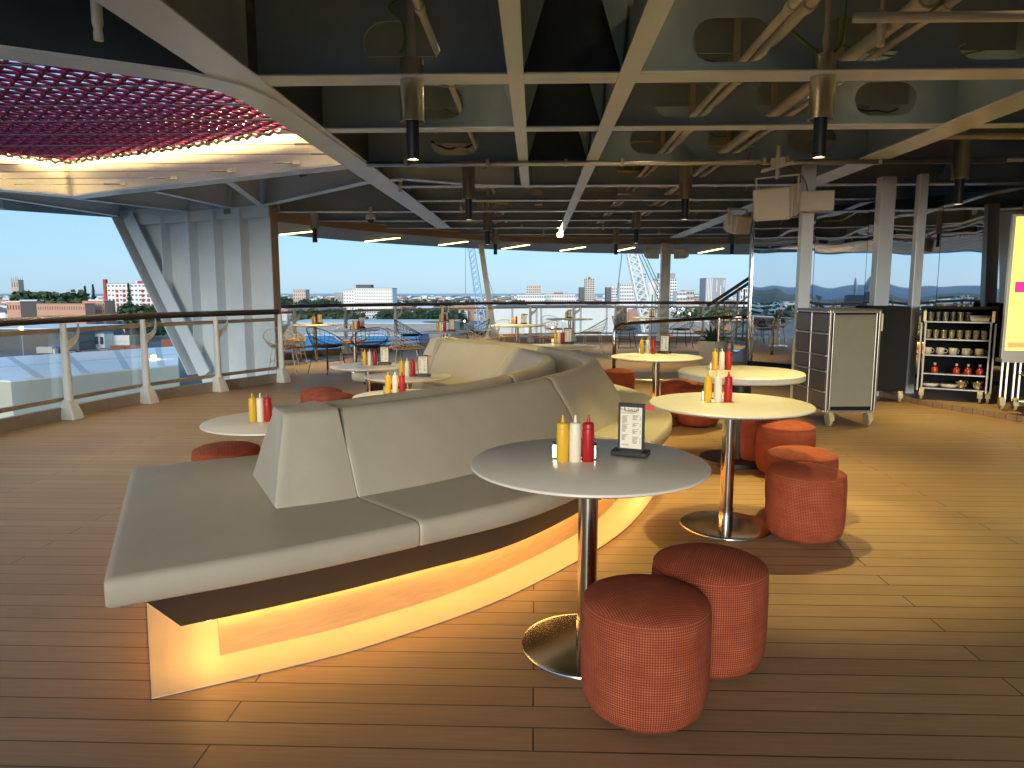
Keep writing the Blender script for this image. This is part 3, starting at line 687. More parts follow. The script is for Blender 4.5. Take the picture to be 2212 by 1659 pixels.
def end_block(i0, i1, flip):
    rows = []; rng = list(range(i0, i1 + 1)); rng = rng[::-1] if flip else rng
    T = Vector((0, 0, 0))
    for j, i in enumerate(rng):
        w_ = bw(i); n_ = nrm[i]; p = bo[i]; q = bo[rng[min(j + 1, len(rng) - 1)]] - bo[rng[max(j - 1, 0)]]; q.normalize()
        t = j / (len(rng) - 1); k = .085 * (1 - t) ** 2
        rows.append([V3(p, .462), V3(p + n_ * .095 + q * k * .5, .65)] + [V3(p + n_ * a_ + q * k, z_) for a_, z_ in ((.183, .815), (.192, .838), (.212, .850), (w_ - .212, .850), (w_ - .192, .838), (w_ - .183, .815))] + [V3(p + n_ * (w_ - .095) + q * k * .5, .65), V3(p + n_ * w_, .462)])
    f = (rows[0][0] - rows[1][0]).normalized()
    cap = [v.lerp(sum(rows[0], Vector()) / len(rows[0]), .045) + f * .012 for v in rows[0]]
    b = MB(); b.loft([cap] + rows); b.build('backrest_end', M['leather'], bench, smooth=50)
end_block(12, 24, False); end_block(144, 156, True)
b = MB(); b.loft([[V3(bo[i] + nrm[i] * .3, .47), V3(bo[i] + nrm[i] * (bw(i) - .3), .47), V3(bo[i] + nrm[i] * (bw(i) - .3), .60), V3(bo[i] + nrm[i] * .3, .60)] for i in range(30, 139)]); b.build('service_channel', M['smoke'], bench)
def offs(P, d): return [P[i] + nrm[i] * d for i in range(len(P))]
fo0, fo1 = offs(so, .055), offs(so, .14); fi0, fi1 = offs(si, -.055), offs(si, -.14)
e0 = (bo[8] - bo[0]).normalized(); e1 = (bo[-9] - bo[-1]).normalized()
und = lambda i, a_, b_, e: [V3(fo0[i] + e * a_, .366), V3(fo1[i] + e * b_, .20), V3(fi1[i] + e * b_, .20), V3(fi0[i] + e * a_, .366)]
b = MB(); b.loft([und(0, .07, .19, e0)] + [und(i, 0, 0, e0 * 0) for i in range(6, NB - 6)] + [und(NB - 1, .07, .19, e1)])
b.build('underside', M['seatbase'], bench)
pi_ = offs(si, -.08)
b = MB(); b.loft([[V3(po_[i], .002), V3(po_[i], .005), V3(pi_[i], .005), V3(pi_[i], .002)] for i in range(NB)]); b.build('base_panel', M['cream'], bench)
ko, ki = offs(po_, .21), offs(si, -.30)
b = MB(); b.loft([[V3(ko[i], .004), V3(ko[i], .20), V3(ki[i], .20), V3(ki[i], .004)] for i in range(7, NB - 7)]); b.build('kick_board', M['kick'], bench)
la, lb_ = offs(so, .20), offs(so, .215)
b = MB(); b.loft([[V3(la[i], .196), V3(lb_[i], .196), V3(lb_[i], .188), V3(la[i], .188)] for i in range(5, NB - 5)]); b.build('light_strip', M['led'], bench)
la, lb_ = offs(si, -.20), offs(si, -.215)
b = MB(); b.loft([[V3(la[i], .196), V3(lb_[i], .196), V3(lb_[i], .188), V3(la[i], .188)] for i in range(5, NB - 5)]); b.build('light_strip', M['led'], bench)
p0, p1 = la[1].lerp(fo1[1], .06), la[1].lerp(fo1[1], .98); e0 = (bo[8] - bo[0]).normalized()
b = MB(); b.bar((*(p0 + e0 * .24), .192), (*(p1 + e0 * .24), .192), .015, .008); b.build('light_strip', M['led2'], bench)

# ================================================================= TABLES
def table(label, x, y, h=.745, r=.455, kind='slim', group=None, br=None):
    t = thing('round_table', label, 'table', (x, y, 0), 0, group)
    br = br or r * .575
    if kind == 'thick':
        MB().lathe([(0, h), (r - .01, h), (r, h - .01), (r, h - .05), (r - .012, h - .06), (0, h - .06)], 72).build('tabletop', M['stone'], t, smooth=40)
        MB().lathe([(0, h - .06), (.09, h - .06), (.09, .03), (.3, .03), (.31, .0), (0, 0)], 32).build('pedestal', M['black'], t, smooth=40)
        return t
    MB().lathe([(0, h), (r - .004, h), (r, h - .003)], 80).build('tabletop', M['top'], t, smooth=40)
    MB().lathe([(r, h - .003), (r + .001, h - .010), (r - .035, h - .024), (0, h - .024)], 80).build('tabletop_edge', M['edge'], t, smooth=40)
    MB().lathe([(.038, h - .024), (.038, .012)], 32).build('pole', M['chrome'], t, smooth=True)
    MB().lathe([(.041, .11), (.041, .013), (br - .02, .013), (br - .004, .011), (br, .006), (br, 0), (0, 0)], 64).build('base', M['chrome'], t, smooth=40)
    return t
TB = {}
for k, label, x, y, h, r, kd in (
    ('near', 'nearest round grey table beside the two front poufs', .21, 2.67, .745, .452, 'slim'),
    ('lit', 'bright lit round table with the near orange pouf beside its base', 1.15, 4.16, .745, .465, 'slim'),
    ('thick', 'thick-topped stone table in front of the slatted trolley', 1.69, 5.85, .75, .50, 'thick'),
    ('yellow', 'round table under yellow light in front of the chrome handrail', 1.29, 7.55, .72, .475, 'slim'),
    ('behind', 'white round table partly hidden by the far curve of the bench', .32, 9.0, .72, .47, 'slim'),
    ('tip', 'low white table behind the bench end beside a lone red pouf', -1.66, 4.40, .58, .43, 'slim'),
    ('nook', 'low white table nearest the backrest inside the bench curve', -1.0, 5.52, .58, .43, 'slim'),
    ('nookmid', 'low white table with menu before the inner bench seat', -1.24, 6.88, .58, .42, 'slim'),
    ('nookfar', 'low white table in front of the two dark wire chairs', -1.86, 7.85, .58, .42, 'slim'),
    ('corner', 'tall-stemmed round table beside the end post of the left railing', -4.52, 14.5, .745, .46, 'slim'),
    ('pair', 'round table between the two black wire chairs with dark cushions', -3.22, 12.6, .745, .44, 'slim'),
    ('mid', 'round table with pale wire chairs right behind the bench end', -1.5, 11.95, .745, .43, 'slim'),
    ('midfar', 'small round table by the far railing among dark wire chairs', -2.1, 16.2, .745, .46, 'slim'),
    ('centre', 'round table beside the lit wicker chair and the leaning column', -.36, 14.4, .745, .55, 'slim'),
    ('white', 'far round table before the white warehouse with pale chairs', .86, 17.6, .76, .58, 'slim'),
    ('post', 'far round table left of the upright column with black chairs', 3.0, 18.6, .76, .48, 'slim'),
    ('stairs', 'far round table with pale chairs by the stair handrail', 4.75, 17.2, .745, .5, 'slim')):
    TB[k] = (x, y, h, r); table(label, x, y, h, r, kd)

# ================================================================= POUFS
pf = thing('pouf', 'x', 'pouf')
prof = [(0, .012), (.145, .012), (.18, .018), (.20, .042), (.210, .085), (.2135, .14), (.2135, .29), (.211, .355), (.206, .370)]
MB().lathe(prof, 72, uv=True).build('body', M['weave'], pf, smooth=True)
MB().lathe([(.206, .370), (.2085, .3765), (.203, .384), (.165, .401), (.105, .414), (.05, .420), (0, .421)], 72, uv=True).build('top_cover', M['weave'], pf, smooth=True)
MB().lathe([(0, 0), (.13, 0), (.13, .014), (0, .014)], 32).build('foot', M['black'], pf)
pg = 'woven red and orange poufs'
first = True
for label, x, y, rz in (
    ('front pouf, the nearest of all, before the nearest table base', .372, 2.255, .3),
    ('second pouf, tucked behind the front pouf', .66, 2.58, 1.2),
    ('orange pouf with half its top in shadow beside the lit table', 1.545, 3.98, 2.2),
    ('orange pouf peeking over the shadowed pouf right of the lit table', 1.69, 4.44, 0),
    ('rightmost orange pouf close to the trolley wheels', 1.93, 5.42, .7),
    ('orange pouf half behind the lit table pole, left of another', 1.86, 5.88, 1.9),
    ('orange pouf under the thick stone table edge, lower of two', 1.73, 7.45, 3),
    ('dark pouf behind the lower one by the yellow lit table', 1.64, 7.98, .2),
    ('dark red pouf showing its top beyond the outer bench seat', 1.08, 9.15, .9),
    ('lone red pouf behind the bench end under the low table', -2.0, 4.46, .4),
    ('dark red pouf farthest left of the overlapping pair on the left deck', -2.2, 7.2, 1),
    ('dark red pouf in front of the farther one on the left deck', -1.98, 6.83, 2),
    ('dark red pouf mostly hidden behind the bench back on the left', -1.80, 6.36, 2.5)):
    o = pf if first else dup(pf, (x, y, 0), rz, label, pg); first = False
    o.location = (x, y, 0); o.rotation_euler.z = rz; o['label'] = label; o['group'] = pg

# ================================================================= BOTTLES, MENUS, CADDIES
def bottle(m, nm):
    t = thing('squeeze_bottle', 'x', 'bottle')
    MB().lathe([(0, 0), (.021, 0), (.0235, .003), (.0235, .118), (.0225, .126), (.020, .130)], 28).build('body', m, t, smooth=45)
    MB().lathe([(.020, .130), (.0225, .130), (.0225, .145), (.019, .150), (.008, .152), (.0065, .156), (.0035, .180), (0, .180)], 24).build('nozzle_cap', m, t, smooth=40)
    return t
BT = {'yellow': bottle(M['mustard'], 'm'), 'white': bottle(M['mayo'], 'w'), 'red': bottle(M['ketchup'], 'k')}
WORD = {'yellow': 'mustard yellow', 'white': 'cream white', 'red': 'ketchup red'}
used = set()
def put(proto, key, loc, rz, label, group):
    if key not in used: used.add(key); o = proto; o.location = loc; o.rotation_euler = (0, 0, rz); o['label'] = label; o['group'] = group; kids(o); return o
    return dup(proto, loc, rz, label, group)
def menu():
    t = thing('menu_stand', 'x', 'menu')
    MB().box((0, 0, .012), (.145, .075, .02)).build('base', M['black'], t, bevel=.004)
    bd = MB().box((0, 0.005, .115), (.105, .012, .19)).build('board', M['black'], t, bevel=.002)
    pp = MB().box((0, -.0025, .112), (.086, .001, .165)).build('paper', M['paper'], t)
    me = letters('THE GALLEY', .0138, .0002); h = link('heading', me, M['ink'], pp); h.location = (-.006, -.0034, .180); h.rotation_euler = (R(90), 0, 0)
    b = MB(); random.seed(5)
    for z, L in ((.174, .07), (.170, .055)): b.box((-.04 + L / 2, -.0033, z), (L, .0004, .0011))
    for cx, bl in ((-.036, ((.160, 8), (.126, 8), (.084, 6))), (.006, ((.163, 5), (.132, 4), (.108, 5), (.077, 7)))):
        for z, n in bl:
            for i in range(n):
                L = random.uniform(.010, .022) if i else .026; b.box((cx + L / 2, -.0033, z - i * .0042), (L, .0004, .0016 if i else .0012))
                if i and cx > 0: b.box((cx + .031, -.0033, z - i * .0042), (.004, .0004, .0014))
    b.box((-.022, -.0033, .045), (.028, .0004, .001)); b.box((-.022, -.0033, .042), (.028, .0004, .001))
    b.build('text_lines', M['ink'], pp)
    b = MB(); b.tube([(-.026, -.005, .198), (-.026, -.008, .183), (-.022, -.008, .180), (.022, -.008, .180), (.027, -.008, .184), (.027, -.005, .198)], .0012, 5); b.build('clip', M['black'], t)
    b = MB(); b.loft([[(.05, y, .186), (.082, y, .186), (.088, y, .192), (.089, y, .206), (.05, y, .206)] for y in (.003, .005)]); b.build('red_tab', M['redtab'], t)
    return t
MN = menu()
def caddy():
    t = thing('condiment_caddy', 'x', 'caddy')
    MB().box((-.066, 0, .03), (.045, .05, .06)).build('napkin_box', M['chrome'], t, bevel=.004)
    MB().box((.066, 0, .03), (.045, .05, .06)).build('sachet_box', M['chrome'], t, bevel=.004)
    MB().box((0, 0, .006), (.07, .045, .01)).build('tray', M['chrome'], t, bevel=.002)
    return t
CD = caddy()
def at_t(k, u, v): p = at(u, v, TB[k][2]); return p
# photo columns of the yellow, white and red bottle, the row where they stand, the menu column (or None), phrase
SETS = (
    ('near', (1215, 1242, 1270), 996, 1362, 984, 'on the nearest grey table'),
    ('lit', (1528, 1550, 1572), 868, None, 0, 'on the brightly lit table'),
    ('thick', (1543, 1558, 1573), 799, None, 0, 'on the thick stone table'),
    ('yellow', (1386, 1399, 1411), 764, 1436, 763, 'on the yellow lit table by the handrail'),
    ('behind', (1199, 1207, 1216), 742, 1234, 741, 'on the white table behind the bench curve'),
    ('tip', (547, 564, 580), 910, None, 0, 'on the low table behind the bench end'),
    ('nook', (839, 854, 869), 851, None, 0, 'on the low table against the bench back'),
    ('nookmid', (868, 880, 892), 813, 914, 813, 'on the low table before the inner seat'),
    ('nookfar', (788, 799, 810), 788, 831, 787, 'on the low table before the dark wire chairs'),
    ('corner', (675, 679.5, 684), 699, 692, 699, 'on the far table by the left railing post'),
    ('pair', (763, 769, 775), 711, 781, 709, 'on the table between the black chairs'),
    ('mid', (946, 953, 961), 716, 976, 715, 'on the table right behind the bench end'),
    ('midfar', (951, 956, 961), 693, 967, 692, 'on the small table by the far railing'),
    ('centre', (1106, 1110.5, 1115), 699, 1145, 698, 'on the table beside the lit wicker chair'),
    ('white', (1204, 1208.5, 1213), 683, 1228, 682.5, 'on the far table before the white warehouse'),
    ('post', (1403, 1407, 1411.5), 680.5, 1420, 680, 'on the far table left of the upright column'),
    ('stairs', (1538, 1543, 1548), 686, 1560, 686, 'on the far table by the stair handrail'))
for k, us, v, mu, mv, ph in SETS:
    x, y, h, r = TB[k]
    for c, u in zip(('yellow', 'white', 'red'), us):
        p = at_t(k, u, v)
        if (p.xy - Vector((x, y))).length > r - .05: q = (p.xy - Vector((x, y))).normalized() * (r - .06); p = Vector((x + q.x, y + q.y, h))
        put(BT[c], c, p, random.random(), WORD[c] + ' squeeze bottle ' + ph, c + ' squeeze bottles on the tables')
    p = at_t(k, us[1] - 2, v); 
    if k in ('near', 'lit', 'thick', 'yellow', 'nook', 'nookmid', 'nookfar', 'pair', 'behind', 'centre'):
        d = Vector((p.x, p.y, 0)).normalized(); q = p + d * .055
        put(CD, 'caddy', (q.x, q.y, h), -math.atan2(d.x, d.y) , 'small steel condiment caddy ' + ph, 'condiment caddies')
    if mu:
        p = at_t(k, mu, mv); a = -math.atan2(p.x, p.y)
        if (p.xy - Vector((x, y))).length > r - .05: q = (p.xy - Vector((x, y))).normalized() * (r - .06); p = Vector((x + q.x, y + q.y, h))
        put(MN, 'menu', p, a + (-.22 if k == 'near' else random.uniform(-.2, .1)), 'black menu stand ' + ph, 'menu stands')

# ================================================================= WIRE CHAIRS
def chair(wire, cush, nm):
    t = thing('wire_chair', 'x', 'chair')
    def P(r, a):
        c = (1 + math.cos(a)) / 2; H = .465 + .345 * c ** 1.25
        if r <= .5: q = r / .5; return Vector((-.225 * q * math.cos(a), .225 * q * math.sin(a), .435 + .03 * q * q))
        q = (r - .5) / .5; RR = .225 + (.085 + .03 * c) * q ** .8; return Vector((-RR * math.cos(a), RR * math.sin(a), .465 + (H - .465) * q ** 1.15))
    b = MB(); N = 26
    for k in range(N):
        a = 2 * math.pi * (k + .5) / N; b.tube([P(r, a + .12 * math.sin(r * 5)) for r in (.25, .5, .6, .7, .8, .9, 1)], .0033, 4, caps=False)
    for r in (.5, .62, .74, .87): b.tube([P(r, 2 * math.pi * k / 28) for k in range(28)], .0033, 4, closed=True)
    b.build('wire_shell', wire, t)
    b = MB(); b.tube([P(1, 2 * math.pi * k / 40) for k in range(40)], .007, 6, closed=True); b.build('rim', wire, t, smooth=True)
    for sx in (-1, 1):
        for sy in (-1, 1):
            b = MB(); b.tube([(sx * .16, sy * .16, .45), (sx * .235, sy * .235, 0)], .008, 6); b.build('leg', wire, t)
    b = MB()
    q = .195; b.tube([(q, q, .22), (-q, q, .22)], .005, 5); b.tube([(q, -q, .22), (-q, -q, .22)], .005, 5); b.tube([(-q, q, .24), (-q, -q, .24)], .005, 5); b.build('stretcher', wire, t)
    MB().lathe([(0, .448), (.19, .448), (.215, .46), (.215, .475), (.2, .488), (0, .492)], 32).build('cushion', cush, t, smooth=True)
    return t                                            # its front faces +x
CHD = chair(M['wire_dark'], M['cush_d'], 'd'); CHW = chair(M['wire_light'], M['cush_o'], 'w')
cg = {'d': 'black wire chairs on the far deck', 'w': 'pale wire chairs on the far deck'}
for kd, label, x, y, face in (
    ('d', 'black wire chair, left of the pair seen from behind', -3.62, 12.25, 60),
    ('d', 'black wire chair, right of the pair seen from behind', -2.85, 12.2, 118),
    ('w', 'pale wire chair with orange seat facing us across the black chairs table', -3.5, 13.5, -80),
    ('w', 'pale wire chair with orange seat next to the railing end post', -4.75, 13.75, 30),
    ('w', 'pale wire chair half hidden by the steel fin edge', -4.35, 12.15, 100),
    ('d', 'black wire chair beyond the bench end, left of the small far table', -2.75, 15.6, 20),
    ('d', 'black wire chair facing the small far table from its right', -1.35, 16.1, 180),
    ('w', 'pale wire chair left of the table behind the bench end', -2.15, 11.85, 10),
    ('w', 'pale wire chair right of the table behind the bench end', -.95, 12.35, 205),
    ('w', 'lit wicker-coloured wire chair in front of the leaning column', -1.0, 13.7, 40),
    ('w', 'pale wire chair with orange seat just right of the lit one', -.55, 15.25, -70),
    ('w', 'pale wire chair with orange seat right of the wicker chair table', .15, 14.9, 215),
    ('w', 'pale wire chair with orange seat showing its side before the white warehouse', 1.35, 16.6, 168),
    ('w', 'pale wire chair behind the far table before the white warehouse', .5, 18.35, -60),
    ('d', 'black wire chair left of the upright column facing right', 2.3, 18.2, 10),
    ('d', 'black wire chair behind the upright column', 3.75, 18.3, 190),
    ('w', 'pale wire chair near the planter with its back to us', 4.0, 17.0, 20),
    ('w', 'pale wire chair beyond the planter under the stair handrail', 4.7, 18.1, -90)):
    o = put(CHD if kd == 'd' else CHW, 'ch' + kd, (x, y, 0), R(face), label, cg[kd])

# ================================================================= CEILING LAMPS
def pendant():
    t = thing('pendant_lamp', 'x', 'lamp')               # origin at the lower tip
    MB().lathe([(.033, .30), (.033, 1.28)], 16).build('stem', M['pipe'], t, smooth=True)
    MB().lathe([(0, .70), (.06, .70), (.083, .695), (.085, .685), (.085, .275), (.088, .27), (.088, .262), (.082, .262), (.08, .30), (0, .30)], 40).build('sleeve', M['steel'], t, smooth=45)
    MB().lathe([(.0, .30), (.046, .30), (.046, .0), (.041, .0), (.041, .018), (0, .018)], 32).build('tube', M['navy'], t, smooth=45)
    MB().lathe([(0, .012), (.040, .012)], 24).build('lamp_glass', M['lampface'], t)
    return t
PD = pendant(); PE = dict(e=165)
pg = 'pendant lamps under the beams'
SPOT = bpy.data.lights.new('pendant_spot', 'SPOT'); SPOT.energy = 85; SPOT.color = (1, .75, .25); SPOT.spot_size = R(100); SPOT.spot_blend = 1; SPOT.shadow_soft_size = .035
for label, x, y, on in (
    ('nearest pendant lamp on the left, with green cable on its stem', -.89, 5.31, .85),
    ('nearest pendant lamp on the right, with shiny sleeve and green cable', 2.03, 5.32, .72),
    ('pendant lamp straight behind the nearest left one', -.88, 9.6, 1.0),
    ('pendant lamp with brass-lit edge left of the angled white speaker', 1.97, 9.63, 1.0),
    ('pendant lamp with bright sleeve in the far middle, left of a darker one', -.95, 14.39, .9),
    ('darkest small pendant lamp overlapping the far soffit, in the middle', -1.0, 18.17, .7),
    ('pendant lamp just right of the steel fin', -4.23, 13.76, .9),
    ('dull grey pendant lamp right of centre, before the junction boxes', 1.96, 14.09, .9),
    ('small dark pendant lamp over the far table by the column', 2.04, 18.27, .7),
    ('pendant lamp right beside the left end of the mirrored wall', 4.95, 18.3, .7),
    ('pendant lamp in front of the mirrors above the open glassware trolley', 4.62, 8.1, .6)):
    o = put(PD, 'pend', (x, y, 2.35), random.random(), label, pg)
    l = SPOT if on == 1.0 else SPOT.copy(); l.energy = 85 * on
    lo = bpy.data.objects.new('pendant_spot', l); COL.objects.link(lo); lo.parent = o; lo.location = (0, 0, .004)
for label, x, y, z, tx, ty, e, sz in (
    ('bay spotlight hidden above the beams over the brightly lit table', .82, 4.72, 3.40, 1.25, 4.1, 170, 44),
    ('bay spotlight hidden above the beams over the yellow lit table', 1.15, 7.85, 3.42, 1.32, 7.5, 260, 40),
    ('bay spotlight hidden above the beams over the open floor on the right', 3.1, 6.4, 3.42, 3.3, 6.0, 40, 84),
    ('bay spotlight hidden above the wide left girder bays', -.45, 6.3, 3.2, -.75, 8.1, 95, 42),
    ('bay spotlight hidden high in the second right bay', 2.9, 7.75, 3.45, 3, 8, 0, 40),
    ('bay spotlight hidden high in the first right bay', 2.9, 4.45, 3.45, 3, 8, 0, 40)):
    t = thing('bay_spotlight', label, 'lamp', (x, y, z), 0, 'spotlights between the beams')
    MB().lathe([(.05, .16), (.055, .15), (.055, .0), (.048, .0), (.048, .03), (0, .03)], 24).build('housing', M['navy'], t, smooth=45)
    MB().lathe([(0, .02), (.046, .02)], 20).build('lamp_glass', M['lampface'], t)
    pl_ = bpy.data.lights.new('bay_spill', 'POINT'); pl_.energy = .55; pl_.color = (1, .78, .40); pl_.shadow_soft_size = .05
    po2 = bpy.data.objects.new('bay_spill', pl_); COL.objects.link(po2); po2.parent = t; po2.location = (.12, 0, .10)
    if not e: continue
    l = bpy.data.lights.new('bay_spot', 'SPOT'); l.energy = e; l.color = (1, .79, .26); l.spot_size = R(sz); l.spot_blend = .45; l.shadow_soft_size = .03
    lo = bpy.data.objects.new('bay_spot', l); COL.objects.link(lo); lo.parent = t; lo.location = (0, 0, .005); lo.rotation_euler = (Vector((x, y, z)) - Vector((tx, ty, 0))).to_track_quat('Z', 'Y').to_euler()
for label, pts in (('green cable taped along the nearest left pendant stem', [(-.93, 5.25, 3.45), (-1.03, 5.25, 3.38), (-.95, 5.26, 3.30), (-.925, 5.26, 3.2), (-.93, 5.25, 3.12), (-.955, 5.24, 3.07)]),
                   ('green cable looping from the grey conduit to the nearest right pendant', [(1.66, 5.0, 3.12), (1.78, 5.1, 3.09), (1.9, 5.2, 3.06), (2.0, 5.28, 3.05)]),
                   ('green cable rising from the nearest right pendant to the ceiling', [(2.08, 5.30, 3.05), (2.13, 5.3, 3.12), (2.15, 5.3, 3.3), (2.16, 5.3, 3.6)])):
    tag(MB().tube(spline(pts, 5), .011, 6).build('power_cable', M['cableg'], smooth=True), label, 'cable')

names = ['first', 'second']
STR = [((607, 506), (677, 499)), ((790, 521), (862, 513)), ((949, 529), (1009, 521)), ((1086, 537), (1142, 528)), ((1211, 541), (1263, 533)), ((1331, 542), (1369, 534)), ((1510, 546), (1561, 536))]
wh = ['left end of the row, next to the steel fin', 'second along from the steel fin', 'left of the leaning column top', 'right of the leaning column top', 'in the middle of the soffit row', 'just left of the upright column speakers', 'right of the upright column speakers']
for (a, b_), ph in zip(STR, wh):
    p, q = at(*a, 2.775), at(*b_, 2.775); v = (q - p); L = v.length
    t = thing('soffit_lamp', 'glowing soffit strip lamp, ' + ph, 'strip lamp', p, math.atan2(v.y, v.x), 'strip lamps under the far soffit')
    MB().box((L / 2, 0, .008), (L + .1, .14, .02)).build('housing', M['fascia'], t)
    MB().loft([[(0, -.045, -.004), (0, .045, -.004), (0, .045, -.018), (0, -.045, -.018)], [(L, -.045, -.004), (L, .045, -.004), (L, .045, -.018), (L, -.045, -.018)]]).build('light_bar', M['strip'], t, bevel=.01)

t = thing('floodlight', 'small bright floodlight at the far end of the pale centre girder', 'floodlight', (.62, 18.1, 2.84))
MB().box((0, 0, 0), (.16, .1, .12)).build('housing', M['offwhite'], t, bevel=.02); MB().box((0, -.052, -.01), (.13, .004, .1)).build('lamp_glass', M['lampface'], t)

t = thing('dome_camera', 'white dome security camera hanging under the far left beams', 'camera', (-2.97, 13.0, 2.72))
MB().lathe([(.03, .2), (.03, .07), (.085, .065), (.09, .05), (.09, -.01), (.08, -.02), (0, -.02)], 28).build('housing', M['offwhite'], t, smooth=45)
MB().lathe([(.062, -.02), (.055, -.05), (.03, -.07), (0, -.078)], 24).build('dome', M['navy'], t, smooth=True)
for k, (x, y, z, nm) in enumerate(((-2.5, 4.2, 2.88, 'grey sprinkler nozzle hanging top left beside the net'), (-1.9, 10.2, 2.86, 'thin nozzle hanging below the wide left girder'), (2.27, 5.0, 3.06, 'white nozzle fitting hanging right of the nearest right pendant'))):
    t = thing('sprinkler', nm, 'sprinkler', (x, y, z))
    MB().tube([(0, 0, .6), (0, 0, .1)], .016 if k != 1 else .008, 8).build('drop_pipe', M['pipe'], t, smooth=True)
    MB().lathe([(.02, .16), (.03, .15), (.03, .03), (.022, .0), (.026, -.02), (.026, -.06), (0, -.06)], 16).build('head', M['offwhite'], t, smooth=40)

def speaker(name, label, loc, rz, tilt, sx=1.0):
    t = thing(name, label, 'speaker', loc, rz)
    Mt = Matrix.Rotation(tilt, 4, 'X')
    b = MB(); sec = [(-.17, -.11), (.17, -.11), (.17, .11), (-.17, .11)]
    rows = []
    for y, k in ((-.15, 1.0), (-.05, 1.0), (.06, .84), (.13, .55)): rows.append([Mt @ Vector((x * k * sx, y * sx, z * (k * .4 + .6) * 1.35 * sx)) for x, z in sec])
    b.loft(rows); b.build('cabinet', M['offwhite'], t, bevel=.02)
    b = MB(); b.box((0, -.153 * sx, 0), (.30 * sx, .006, .265 * sx), 0, Mt); b.build('grille', M['offwhite'], t, bevel=.002)
    for s_ in (-1, 1):
        b = MB(); b.loft([[Mt @ Vector((s_ * (.185 + d) * sx, y * sx, z * sx)) for y, z in ((-.12, -.12), (-.04, .15), (.06, .15), (.13, .03), (.1, -.1), (0, -.14))] for d in (-.012, .0)]); b.build('side_plate', M['offwhite'], t)
    b = MB(); 
    for s_ in (-1, 1): b.bar((s_ * .2 * sx, 0, -.02), (s_ * .2 * sx, 0, .24 * sx), .03, .012)
    b.bar((-.21 * sx, 0, .24 * sx), (.21 * sx, 0, .24 * sx), .03, .014); b.build('bracket', M['offwhite'], t)
    return t
s1 = speaker('wall_speaker', 'large angled cream loudspeaker hanging on a bracket left of the boxy one', (2.72, 8.3, 2.40), R(-38), R(14), 1.18)
b = MB(); b.bar((0, 0, .26), (0, 0, .62), .05, .03); b.bar((-.18, 0, .36), (.18, 0, .42), .05, .03); b.bar((0, 0, .44), (.0, .14, .48), .16, .1); b.build('hanger', M['offwhite'], s1)
t = thing('box_speaker', 'boxy cream speaker fixed to the beige wall column', 'speaker', (3.28, 8.62, 2.45), R(-6))
MB().box((0, 0, 0), (.38, .16, .23)).build('cabinet', M['offwhite'], t, bevel=.012); MB().box((0, -.082, 0), (.36, .006, .21)).build('grille', M['offwhite'], t, bevel=.002); MB().box((0, .1, 0), (.1, .08, .08)).build('mount', M['offwhite'], t)
speaker('wall_speaker', 'smaller cream loudspeaker at the left end of the mirrored wall', (2.82, 10.2, 2.34), R(28), R(12), .85)
speaker('wall_speaker', 'cream speaker left of the far upright column', (3.36, 20.85, 2.53), R(20), R(10), 1.0)
speaker('wall_speaker', 'yellow lit speaker right of the far upright column', (4.2, 20.85, 2.53), R(-35), R(10), 1.0)
for i, (lb, pts) in enumerate((('orange cable looping beside the large angled speaker', [(2.5, 8.6, 3.0), (2.45, 8.5, 2.9), (2.58, 8.4, 2.82), (2.7, 8.4, 2.82)]), ('orange cable drooping to the boxy speaker', [(2.8, 8.5, 2.84), (3.0, 8.6, 2.82), (3.15, 8.65, 2.7), (3.2, 8.66, 2.56)]))):
    tag(MB().tube(spline(pts, 5), .008, 5).build('speaker_cable', M['cableo'], smooth=True), lb, 'cable')

# ================================================================= TROLLEYS
def casters(t, pts, s=1.):
    for x, y, a in pts:
        c = MB(); c.tube([(x - .014, y, .06), (x + .014, y, .06)], .06, 20); w_ = c.build('caster', M['caster'], t, smooth=40)
        c = MB(); c.loft([[(x + d, y - .07, .065), (x + d, y + .05, .07), (x + d, y + .045, .125), (x + d, y - .03, .15), (x + d, y - .065, .11)] for d in (-.026, .026)]); c.build('fork', M['caster'], w_)
t = thing('slatted_trolley', 'closed grey trolley with ten smoked drawers on its left side', 'trolley', (3.03, 7.42, 0), R(4))
W_, D_, Z0, Z1 = .54, .78, .15, 1.205
MB().box((W_ / 2, D_ / 2, (Z0 + Z1) / 2), (W_ - .03, D_ - .03, Z1 - Z0 - .03)).build('body', M['dark'], t)
MB().box((W_ / 2, .006, (Z0 + Z1) / 2 + .01), (W_ - .085, .012, Z1 - Z0 - .1)).build('end_panel', M['cartgrey'], t)
b = MB()
for x, y in ((.012, .0), (W_ - .012, .0), (.012, D_), (W_ - .012, D_)):
    b.box((x, y, (Z0 + Z1) / 2), (.024, .024, Z1 - Z0))
for x in (.046, W_ - .046): b.box((x, -.002, (Z0 + Z1) / 2), (.016, .02, Z1 - Z0 - .04))
for z in (Z0 + .01, Z1 - .012):
    b.box((W_ / 2, -.001, z), (W_ - .05, .022, .022)); b.box((.0, D_ / 2, z), (.022, D_ - .03, .022)); b.box((W_, D_ / 2, z), (.022, D_ - .03, .022))
b.box((W_ / 2, -.001, Z1 - .045), (W_ - .11, .016, .014))
b.box((-.001, D_ / 2, (Z0 + Z1) / 2), (.022, .02, Z1 - Z0 - .03))
b.build('frame', M['alu'], t, bevel=.004)
rowsz = [Z0 + .02, .36, .575, .74, .965, Z1 - .02]
